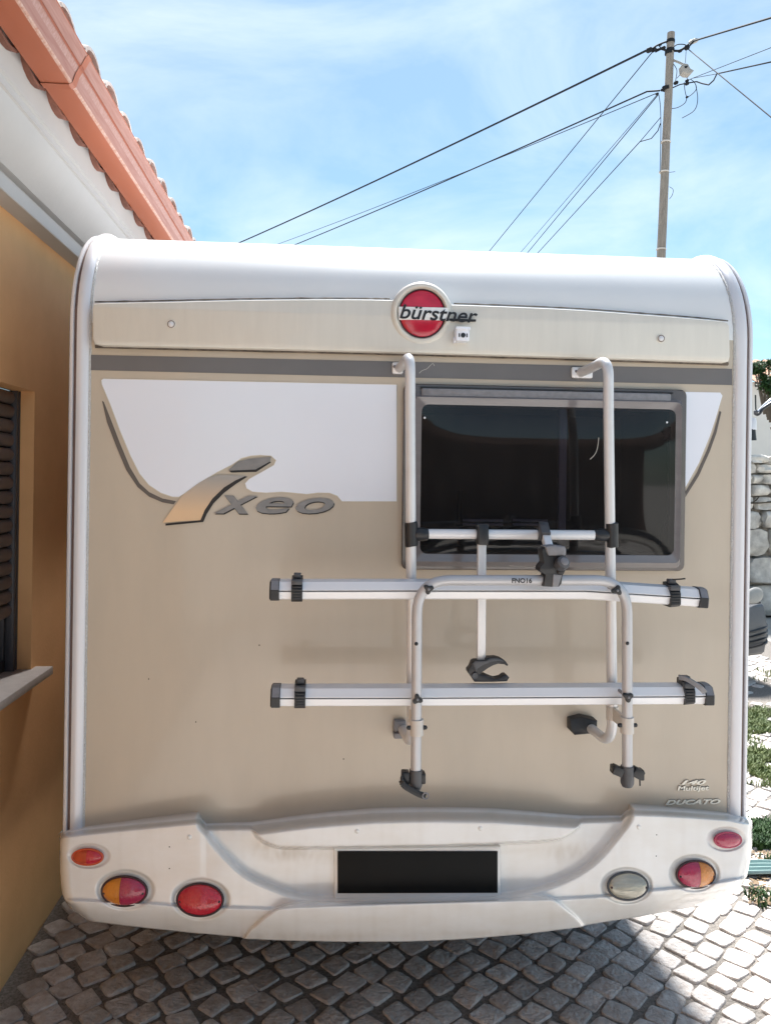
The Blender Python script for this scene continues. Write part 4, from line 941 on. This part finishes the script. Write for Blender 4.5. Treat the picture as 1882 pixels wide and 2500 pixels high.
# collars with their plates and bolts, lower frame clamps
for x, y, s_ in ((900, 1571, -1), (1354, 1566, -1)):
    mb = MB(); mb.tube([P(x, y-17, YH), P(x, y+17, YH)], .0196, 18); co = mb.build('collar', M_collar, rack, ang=40)
    c = P(x, y, YH); u = P(892 if x < 1000 else 1322, y, YTb)
    mb = MB(); mb.bar((u.x, u.y, c.z), (c.x, c.y+.012, c.z), (0, 0, 1), .040, .010, .002); mb.tube([(u.x, YTb, c.z-.02), (u.x, YTb, c.z+.02)], .0185, 16); mb.build('collar_plate', M_collar, co)
    for t in (-1, 1):
        mb = MB(); mb.tube([(c.x+t*.019, c.y-.004, c.z), (c.x+t*.027, c.y-.004, c.z), (c.x+t*.030, c.y-.004, c.z)], [.0065, .006, .002], 10); mb.build('collar_bolt', M_black, co)
# left lower clamp
b_ = MB(); b_.tube([P(898, 1663, YH), P(898, 1696, YH), P(897, 1708, YH)], [.0188, .0188, .013], 16); b_ = b_.build('tube_boot', M_grey, rack, ang=40)
c = P(894, 1682, YH); mb = MB(); mb.box(c.x-.036, c.x-.014, c.y-.010, c.y+.022, c.z-.016, c.z+.020, .003); mb.build('frame_clamp', M_black, b_, ang=30); mb = MB(); mb.box(c.x+.018, c.x+.033, c.y-.010, c.y+.022, c.z-.014, c.z+.016, .003); mb.build('frame_clamp', M_black, b_, ang=30)
mb = MB(); pp = smooth([P(868, 1676, YH-.018), P(870, 1694, YH-.024), P(886, 1706, YH-.026), P(905, 1716, YH-.026), P(919, 1720.5, YH-.026)], 5)
for a, b in zip(pp[:-1], pp[1:]): mb.bar(a, b+(b-a)*.15, (0, .2, 1), .017, .006, .001)
mb.build('dangling_strap', M_black, b_, ang=40)
c = P(919, 1720, YH-.03); mb = MB(); mb.tube([(c.x+.0085*math.cos(2*math.pi*k/18), c.y, c.z+.0085*math.sin(2*math.pi*k/18)) for k in range(19)], .0022, 6); mb.build('strap_ring', M_lightgrey, b_)
# right lower clamp
b_ = MB(); b_.tube([P(1354.5, 1655, YH), P(1354.5, 1692, YH), P(1354.5, 1699, YH)], [.0195, .0195, .015], 16); b_ = b_.build('tube_boot', M_grey, rack, ang=40)
c = P(1354.5, 1670, YH); mb = MB(); mb.obox(c+Vector((-.030, .0, .008)), (.9, 0, -.42), (0, 1, 0), (.42, 0, .9), .016, .014, .013, .003); mb.box(c.x-.046, c.x-.030, c.y-.01, c.y+.02, c.z-.002, c.z+.022, .003); mb.build('frame_clamp', M_black, b_, ang=30)
mb = MB(); mb.obox(c+Vector((.030, .0, .000)), (.85, 0, -.5), (0, 1, 0), (.5, 0, .85), .016, .014, .014, .003); mb.box(c.x+.036, c.x+.048, c.y-.012, c.y+.02, c.z-.020, c.z+.010, .003); mb.tube([(c.x+.038, c.y, c.z-.018), (c.x+.039, c.y, c.z-.038)], .0025, 6); mb.build('frame_clamp', M_black, b_, ang=30)

# ================================================================== UTILITY POLE, LAMP, CABLES
YP = 12.0
def pp_(px, py, Y=YP): return atY(px, py, Y)
ptop = pp_(1638, 79); plow = pp_(1613, 640); pdir = (ptop-plow).normalized(); pbase = plow-pdir*(plow.z/pdir.z)
pole = thing('utility_pole', pbase, 'weathered wooden utility pole rising behind the motorhome roof on the right', 'utility pole')
mb = MB(); n = 26; pts = [pbase.lerp(ptop, k/n)+Vector((.010*noise.noise((k*.5, 0, 0)), 0, 0)) for k in range(n+1)]
mb.tube(pts, [.100-.030*k/n for k in range(n+1)], 14); mb.build('shaft', M_wood, pole)
for px, py in ((1625, 346), (1621, 419), (1614, 608)):
    c = pp_(px, py); mb = MB(); mb.tube([c-pdir*.011, c+pdir*.011], .094, 14); mb.build('white_band', M_collar, pole)
for px, py, w in ((1637, 100, .10), (1636, 122, .17), (1633, 128, .10), (1626, 215, .12)):
    c = pp_(px, py); mb = MB(); mb.tube([c-pdir*.03, c+pdir*.03], .078, 14); mb.build('iron_collar', M_cable, pole)
def small(name, pts, r, m=M_cable, seg=6):
    mb = MB(); mb.tube(smooth([pp_(*p, YP-.02) if len(p) == 2 else pp_(*p) for p in pts], 5), r, seg); return mb.build(name, m, pole)
small('bracket', [(1588, 122), (1600, 112), (1612, 106), (1628, 100)], .018); small('bracket', [(1592, 125), (1612, 118), (1630, 124)], .022); small('bracket', [(1640, 122), (1660, 122), (1680, 108)], .024)
small('jumper_wire', [(1640, 118), (1652, 108), (1668, 107), (1676, 110)], .010); small('jumper_wire', [(1600, 126), (1612, 120), (1622, 118), (1634, 132)], .012); small('jumper_wire', [(1608, 110), (1618, 120), (1630, 126)], .010)
small('jumper_wire', [(1644, 155), (1652, 170), (1650, 190), (1648, 200)], .007); small('jumper_wire', [(1652, 190), (1664, 178), (1672, 182), (1680, 195)], .006)
small('jumper_wire', [(1670, 200), (1672, 220), (1677, 235), (1690, 228), (1700, 215), (1695, 200), (1685, 192)], .007); small('jumper_wire', [(1677, 236), (1672, 250), (1655, 261), (1640, 264)], .007); small('jumper_wire', [(1698, 205), (1703, 240), (1695, 268), (1665, 287)], .007)
small('jumper_wire', [(1608, 230), (1612, 260), (1613, 320), (1611, 420)], .007); small('jumper_wire', [(1634, 455), (1643, 462), (1641, 475), (1634, 485)], .005); small('jumper_wire', [(1634, 420), (1648, 418)], .005)
for px, py, r_ in ((1585, 121, .07), (1598, 119, .04), (1619, 116, .05), (1612, 108, .03), (1660, 123, .045), (1677, 116, .055), (1650, 201, .05), (1677, 196, .04), (1677, 203, .045), (1677, 236, .03), (1617, 218, .04), (1604, 228, .035)):
    c = pp_(px, py, YP-.02); mb = MB(); a = Vector((1, 0, .5)).normalized(); mb.tube([c-a*r_*.9, c-a*r_*.5, c+a*r_*.5, c+a*r_*.9], [r_*.35, r_*.7, r_*.7, r_*.35], 8); mb.build('insulator', M_cable, pole)
c = pp_(1692, 100, YP-.02); mb = MB(); a = Vector((1, 0, .42)).normalized(); mb.tube([c-a*.09, c-a*.03, c+a*.05, c+a*.11], [.022, .045, .045, .02], 8); mb.build('insulator', M_lampm, pole)
# street lamp on the pole
la = MB(); la.tube([pp_(1640, 144), pp_(1655, 150, YP-.08), pp_(1668, 156, YP-.16)], .022, 8); la = la.build('lamp_arm', M_lampm, pole)
hp = [(1666, 156), (1669, 152), (1680, 154), (1686, 165), (1695, 170), (1688, 178), (1676, 178), (1668, 172)]
mb = MB(); mb.prism([pp_(x, y, YP-.24) for x, y in hp], (0, .16, 0), .02); lh = mb.build('lamp_head', M_lampm, pole, ang=40)
mb = MB(); mb.prism([pp_(x, y, YP-.245) for x, y in ((1671, 160), (1679, 159), (1677, 164), (1672, 165))], (0, .01, 0)); mb.build('lamp_bracket', M_cable, lh)
mb = MB(); mb.tube([pp_(1675, 118, YP), pp_(1673, 152, YP-.1)], .005, 5); mb.build('lamp_wire', M_cable, lh)
# cables, each its own thing
def cable(pts, r, label, grp=None, sag=.0, n=10):
    q_ = [atY(px, py, Y) for px, py, Y in pts]; out_ = []
    for a, b in zip(q_[:-1], q_[1:]):
        for k in range(n): t = k/n; out_.append(a.lerp(b, t)-Vector((0, 0, sag*4*t*(1-t)*(a-b).length)))
    out_.append(q_[-1]); mb = MB(); mb.tube(out_, r, 6); o = mb.build('overhead_cable', M_cable, None); tag(o, label, 'cable', grp or 'overhead cables at the utility pole'); return o
cable([(1580, 121, YP), (575, 596, 27), (190, 763, 40)], .023, 'thick dark cable from the pole top sloping far down to the left', sag=.004)
cable([(1610, 220, YP), (1580, 222, 12.3), (705, 603, 27), (300, 775, 40)], .017, 'second thick cable leaving the pole below the lamp, down to the left', sag=.003)
cable([(1604, 226, YP), (668, 599, 27), (300, 740, 40)], .009, 'thin cable running just beside the second thick cable to the left', sag=.004)
cable([(1594, 124, YP), (1190, 618, 20), (1090, 740, 24)], .009, 'thin steep cable from the pole top crossing the two long cables')
cable([(1604, 230, YP), (1267, 620, 20), (1150, 755, 24)], .006, 'faint left one of two close steep cables under the pole bracket')
cable([(1606, 231, YP), (1283, 622, 20), (1170, 757, 24)], .009, 'darker right one of two close steep cables under the pole bracket')
cable([(1612, 300, YP), (1606, 318, 12.1), (1590, 337, 12.4), (1562, 345, 12.8), (1308, 622, 20), (1190, 750, 24)], .009, 'steep cable with a drooping loop nearest the pole', n=4)
cable([(1613, 285, YP), (1562, 345, 12.8)], .007, 'short thin wire holding the drooping cable to the pole')
cable([(1682, 112, YP), (1695, 98, 11.9), (1882, 42, 8.5), (2200, -60, 6)], .016, 'thick dark cable from the pole top rising to the upper right corner')
cable([(1679, 118, YP), (1882, 285, 8.5), (2150, 505, 6)], .010, 'thin cable sloping steeply down from the pole top to the right edge')
cable([(1680, 194, YP), (1882, 115, 9), (2150, 0, 7)], .006, 'faint thin cable above the kinked one on the right of the pole')
cable([(1640, 214, YP), (1660, 205, 11.9), (1700, 198, 11.6), (1715, 203, 11.4), (1730, 206, 11.2), (1742, 195, 11.0), (1750, 179, 10.8), (1882, 150, 8.5), (2150, 85, 6.5)], .012, 'cable that dips in a kink right of the pole and then runs on', n=5)
cable([(1690, 190, 11.8), (1750, 179, 10.8)], .005, 'hair-thin wire from the pole fittings to the kink of the cable')

# ================================================================== BEYOND THE MOTORHOME, RIGHT EDGE
# stone wall
YWl = 8.4
swall = thing('stone_wall', (6.2, YWl, 0), 'sunlit pale limestone wall behind the dark car at the right edge', 'wall')
mb = MB(); mb.box(2.2, 11.0, YWl+.06, YWl+.5, 0, 2.30); mb.build('mortar_core', M_mortar, swall, ang=0)
rs = random.Random(11)
def rock(x0, x1, z0, z1, y):
    t = bmesh.new(); bmesh.ops.create_cube(t, size=2); bmesh.ops.subdivide_edges(t, edges=t.edges[:], cuts=2, use_grid_fill=True)
    hx, hz = (x1-x0)/2*.97, (z1-z0)/2*.97; hy = .11; cx2, cz2 = (x0+x1)/2, (z0+z1)/2; sd = rs.random()*99
    for v in t.verts:
        d = v.co.copy(); l = max(1, d.length); f = 1-.20*(d.length-1)/.73
        p = Vector((d.x*hx*f, d.y*hy*f, d.z*hz*f)); nn = noise.noise_vector((d*1.3+Vector((sd, 0, 0)))); p += Vector((nn.x*hx*.22, nn.y*.07, nn.z*hz*.22)); v.co = p+Vector((cx2, y, cz2))
    b = MB(); b.bm.free(); b.bm = t; return b.build('stone', M_rock, swall, ang=70)
z = 0.0; course = [.46, .42, .40, .26, .2, .17, .16, .14, .13]
for ci, hgt in enumerate(course):
    x = 4.4+rs.uniform(-.3, 0)
    while x < 8.6:
        w = hgt*rs.uniform(1.0, 1.9) if ci < 3 else hgt*rs.uniform(.8, 2.2)
        rock(x, x+w, z+rs.uniform(-.01, .01), z+hgt+rs.uniform(-.015, .015), YWl+rs.uniform(-.02, .03)); x += w
    z += hgt
mb = MB(); mb.tube(smooth([atY(1832, 1228, YWl-.09), atY(1850, 1228, YWl-.1), atY(1900, 1225, YWl-.08), atY(1990, 1228, YWl-.09)], 5), .012, 6)
mb.tube(smooth([atY(1836, 1227, YWl-.1), atY(1847, 1220, YWl-.13), atY(1853, 1212, YWl-.14)], 4), .009, 6); tag(mb.build('creeper_stem', M_bark, None), 'thin dark stem lying along a joint of the limestone wall', 'stem')
# cable post on the wall
ZT = 2.34; c0 = atY(1839, 1076, YWl+.15)
post = thing('cable_post', (c0.x, YWl+.15, 2.30), 'short grey post with black sleeve and bent black pipe on top of the stone wall', 'post')
def wp(px, py, dy=.15): return atY(px, py, YWl+dy)
mb = MB(); mb.tube([wp(1836, 1075), wp(1836, 1048)], [.060, .046], 12); mb.build('sleeve', M_black, post)
mb = MB(); mb.tube([wp(1838, 1049), wp(1838, 1030), wp(1839, 1020)], [.050, .050, .035], 12); mb.build('post_body', M_rail, post)
mb = MB(); mb.tube([wp(1845, 1006), wp(1844, 964)], .011, 8); mb.build('rod', M_black, post)
mb = MB(); mb.dome(wp(1845, 1006), (1, 0, 0), (0, 0, 1), (0, -1, 0), .035, .035, .04, 12, 4); mb.build('cap', M_grey, post)
mb = MB(); mb.tube(smooth([wp(1842, 1008), wp(1848, 1012), wp(1855, 1008), wp(1862, 998), wp(1884, 983), wp(1920, 965), wp(1960, 950)], 6), .023, 10); mb.build('pipe', M_black, post)
mb = MB(); mb.tube(smooth([wp(1850, 1006, .2), wp(1858, 997, .2), wp(1884, 975, .2), wp(1960, 935, .2)], 6), .022, 8); mb.build('white_pipe', M_decal, post)
# far house and trees above the wall
fh = thing('far_house', (12.5, 20, 0), 'white house with orange tiled roof half hidden by a tree beyond the stone wall', 'house')
r0 = atY(1838, 932, 20); xa, xb, ze = r0.x-3.2, r0.x+9, r0.z
mb = MB(); mb.box(xa, xb, 20, 28, 0, ze); mb.build('wall', M_fwall, fh, ang=0)
V = []; F = []; nn = 150
for (yy, zz) in ((19.6, ze-.02), (24, ze+1.3)):
    for k in range(nn): x = xa-.3+(xb-xa+.6)*k/(nn-1); V.append((x, yy, zz+.05*math.sin(k*1.7)))
for k in range(nn-1): F.append((k, k+1, nn+k+1, nn+k))
mb = MB(); mb.faces(V, F); mb.build('roof', M_ftile, fh)
w_ = wp(1850, 933); f_ = atY(1850, 933, 19.98); mb = MB(); mb.box(f_.x-.08, f_.x+.08, 19.95, 20.02, f_.z-.14, f_.z+.16); mb.build('vent', M_grey, fh, ang=0)
def leafcloud(blobs, n, size, seed):
    rr = random.Random(seed); V = []; F = []
    for (c, rad) in blobs:
        for _ in range(n):
            while True:
                d = Vector((rr.uniform(-1, 1), rr.uniform(-1, 1), rr.uniform(-1, 1)))
                if d.length < 1: break
            p = Vector(c)+d*rad*(.55+.45*rr.random()); a = Vector((rr.uniform(-1, 1), rr.uniform(-1, 1), rr.uniform(-1, 1))).normalized(); b = a.orthogonal().normalized()
            s__ = size*rr.uniform(.6, 1.3); k = len(V); V += [p-a*s__, p+b*s__*.45, p+a*s__, p-b*s__*.45]; F.append((k, k+1, k+2, k+3))
    return V, F
def tree(name, label, base, trunk, blobs, n, size, seed):
    t = thing(name, base, label, 'tree'); mb = MB(); mb.tube(smooth(trunk, 4), [.09-.06*i/(4*(len(trunk)-1)) for i in range(4*(len(trunk)-1)+1)], 8)
    for (c, r_) in blobs: mb.tube([Vector(trunk[-1])*.6+Vector(c)*.4+Vector((0, 0, -.2)), Vector(c)], [.03, .01], 5)
    mb.build('trunk', M_bark, t); V, F = leafcloud(blobs, n, size, seed); mb = MB(); mb.faces(V, F); mb.build('crown', M_leaf, t, ang=0, recalc=False)
def tb(px, py, Y, r_): return (atY(px, py, Y), r_)
b0 = atY(1850, 930, 13); tree('tree', 'leafy green tree standing against the far house above the stone wall', (b0.x+.5, 13, 0), [(b0.x+.9, 13, 0), (b0.x+.8, 13, 1.5), (b0.x+.5, 13, 2.7), (b0.x+.3, 13, 3.1)],
     [tb(1848, 895, 13, .16), tb(1858, 900, 13, .13), tb(1843, 905, 13, .10), tb(1876, 888, 13, .11), tb(1872, 930, 13, .16), tb(1866, 940, 13, .14), tb(1882, 940, 13, .22), tb(1878, 955, 13, .14), tb(1900, 900, 13, .25), tb(1862, 920, 13, .1)], 130, .055, 5)
# parked car, front end towards us
car_c = atZ(1878, 1590, .32); CXR = car_c.x+.03; YF = car_c.y
car = thing('parked_car', (CXR-.86, YF+2, 0), 'dark grey car parked nose out behind the motorhome on the right', 'car')
xm = CXR-.87
def sec(y, hw, zlo, zhi, r_): return [(xm+sx*hw*a, y, zlo+(zhi-zlo)*b) for sx, a, b in ((-1, .96, 0), (-1, 1, .35), (-1, .97, .75), (-1, .80, 1), (1, .80, 1), (1, .97, .75), (1, 1, .35), (1, .96, 0))]
secs = [sec(YF, .74, .36, .66, 0), sec(YF+.10, .82, .30, .74, 0), sec(YF+.35, .87, .24, .86, 0), sec(YF+1.2, .88, .24, .98, 0), sec(YF+3.6, .88, .24, 1.0, 0), sec(YF+4.1, .80, .32, .9, 0)]
mb = MB(); V = [p for s_ in secs for p in s_]; F = [(i*8+k, i*8+(k+1) % 8, (i+1)*8+(k+1) % 8, (i+1)*8+k) for i in range(len(secs)-1) for k in range(8)]+[tuple(range(7, -1, -1)), tuple(range(40, 48))]
mb.faces(V, F); mb.build('body', M_carbody, car, ang=50)
cab = [[(xm-.66, YF+1.15, .97), (xm+.66, YF+1.15, .97)], [(xm-.56, YF+1.9, 1.44), (xm+.56, YF+1.9, 1.44)], [(xm-.56, YF+3.1, 1.44), (xm+.56, YF+3.1, 1.44)], [(xm-.66, YF+3.9, .99), (xm+.66, YF+3.9, .99)]]
mb = MB(); mb.faces([p for r_ in cab for p in r_], [(0, 1, 3, 2), (2, 3, 5, 4), (4, 5, 7, 6), (0, 2, 4, 6), (1, 7, 5, 3)]); mb.build('cabin', M_carglass, car, ang=0)
bmp = MB(); bmp.strip([(0, .27), (-.06, .31), (-.10, .46), (-.09, .62), (-.04, .74), (0, .76)], [((xm+hw, YF+dy, 0), (0, 1, 0), (0, 0, 1)) for hw, dy in ((-.90, .5), (-.88, .25), (-.80, .08), (-.6, 0), (0, -.03), (.6, 0), (.80, .08), (.88, .25), (.90, .5))]); bmp = bmp.build('bumper', M_carplas, car)
for k in range(4):
    zz = .36+.05*k; mb = MB(); mb.tube(smooth([(xm+.42, YF-.125, zz), (xm+.60, YF-.105, zz+.012), (xm+.80, YF-.015, zz+.04), (xm+.90, YF+.20, zz+.06)], 5), .011, 6); mb.build('grille_slat', M_black, bmp)
for s_ in (-1, 1):
    mb = MB(); c = Vector((xm+s_*.72, YF+.06, .84)); mb.dome(c, (.85, .5*s_, .1), (-.1*s_, .2, 1), (.35*s_, -.9, .2), .15, .075, .022, 20, 5); hl = mb.build('headlight', M_lampm, car, ang=60)
    w = MB(); x = xm+s_*.80; w.tube([(x-s_*.14, YF+.85, .31), (x-s_*.13, YF+.85, .31), (x+s_*.04, YF+.85, .31), (x+s_*.05, YF+.85, .31)], [.27, .305, .305, .27], 28); w.build('wheel', M_tyre, car)
    w = MB(); w.tube([(x-s_*.14, YF+3.4, .31), (x-s_*.13, YF+3.4, .31), (x+s_*.04, YF+3.4, .31), (x+s_*.05, YF+3.4, .31)], [.27, .305, .305, .27], 28); w.build('wheel', M_tyre, car)
# grass patches in the paving
def grass(name, spots, n, h, seed, m):
    rr = random.Random(seed); V = []; F = []
    for (px, py, rad, dens) in spots:
        c = atZ(px, py, 0)
        for _ in range(int(n*dens)):
            a = rr.uniform(0, 6.283); d = rad*math.sqrt(rr.random()); x, y = c.x+d*math.cos(a)*1.1, c.y+d*math.sin(a)
            if noise.noise((x*5, y*5, seed)) < -.12: continue
            hh = h*rr.uniform(.4, 1.3); w = .002+.004*rr.random(); b = rr.uniform(0, 6.283); le = Vector((math.cos(b), math.sin(b), 0))*hh*rr.uniform(.2, .9); s__ = Vector((-math.sin(b), math.cos(b), 0))*w
            p = Vector((x, y, .0)); k = len(V); V += [p-s__, p+s__, p+le*.5+Vector((0, 0, hh*.7))+s__*.8, p+le*.5+Vector((0, 0, hh*.7))-s__*.8, p+le+Vector((0, 0, hh))]; F += [(k, k+1, k+2, k+3), (k+3, k+2, k+4)]
    mb = MB(); mb.faces(V, F); return mb.build(name, m, None, ang=0, kind='stuff', recalc=False)
grass('grass', [(1850, 1755, .30, 1), (1880, 1770, .35, 1.2), (1845, 1790, .2, .7), (1870, 1860, .22, 1), (1855, 1880, .2, .6), (1885, 1890, .3, 1), (1930, 1800, .6, 1.5), (1845, 1650, .25, .2)], 2600, .04, 4, M_grass)
grass('weeds', [(1868, 2030, .10, 1), (1885, 2050, .16, 1.3), (1850, 2035, .06, .5), (1880, 2080, .14, 1), (1855, 2075, .08, .6), (1950, 2060, .3, 1), (1870, 2200, .08, .15)], 1200, .04, 9, M_leaf)
rr = random.Random(8); V = []; F = []
for _ in range(420):
    c = atZ(rr.uniform(1830, 1980), rr.uniform(2085, 2215), 0); a = rr.uniform(0, 6.28); s__ = rr.uniform(.008, .02); u = Vector((math.cos(a), math.sin(a), rr.uniform(-.2, .3)))*s__; w = Vector((-math.sin(a), math.cos(a), rr.uniform(-.2, .2)))*s__*.5
    k = len(V); c.z = .016; V += [c-u, c+w, c+u, c-w]; F.append((k, k+1, k+2, k+3))
mb = MB(); mb.faces(V, F); mb.build('leaf_litter', M_litter, None, ang=0, kind='stuff', recalc=False)
# offcut of corrugated sheet on the ground
c = atZ(1862, 2122, .02); mb = MB(); V = []; F = []; nk = 40
for i, dx in enumerate((-.45, .0, .12)):
    for k in range(nk+1): t = k/nk; V.append((c.x+dx+.02*t, c.y-.07+.14*t, .03+.012*math.sin(t*2*math.pi*4)+(.0 if i < 2 else -.01*t)))
for i in range(2):
    for k in range(nk): F.append((i*(nk+1)+k, i*(nk+1)+k+1, (i+1)*(nk+1)+k+1, (i+1)*(nk+1)+k))
mb.faces(V, F); g = bmesh.ops.extrude_face_region(mb.bm, geom=mb.bm.faces[:])
for v in [e for e in g['geom'] if isinstance(e, bmesh.types.BMVert)]: v.co.z += .003
tag(mb.build('corrugated_sheet', M_green, None), 'pale green corrugated plastic offcut lying on the cobbles beside the bumper', 'plastic sheet')

# ================================================================== ADDED CARPORT, unseen behind the camera, to darken the rear window reflection
cp = thing('added_carport', (0.5, -10.5, 0), 'unseen brown timber carport mirrored as a dark band in the rear window', 'added_carport')
mb = MB(); mb.box(-0.5, 7.8, -13.5, -8.2, 2.95, 3.03); mb.build('roof', M_bark, cp, ang=0)
M_timber = mat('brown_timber', (0.10, 0.06, 0.045), 0.8, 0, 0.2, 3, stretch=(1, 1, 6))
mb = MB(); mb.box(-0.5, 7.8, -8.26, -8.19, 2.75, 3.0); mb.build('fascia', M_timber, cp, ang=0)
for y in (-9.2, -10.2, -11.2, -12.2):
    mb = MB(); mb.box(-0.5, 7.8, y-.05, y+.05, 2.78, 2.948); mb.build('rafter', M_timber, cp, ang=0)
for x in (-.4, 7.7):
    mb = MB(); mb.box(x-.06, x+.06, -8.40, -8.28, 0, 2.948); mb.build('post', M_timber, cp, ang=0)
mb = MB(); mb.box(-0.5, 7.8, -13.6, -13.5, 0, 2.95); mb.build('back_wall', M_timber, cp, ang=0)
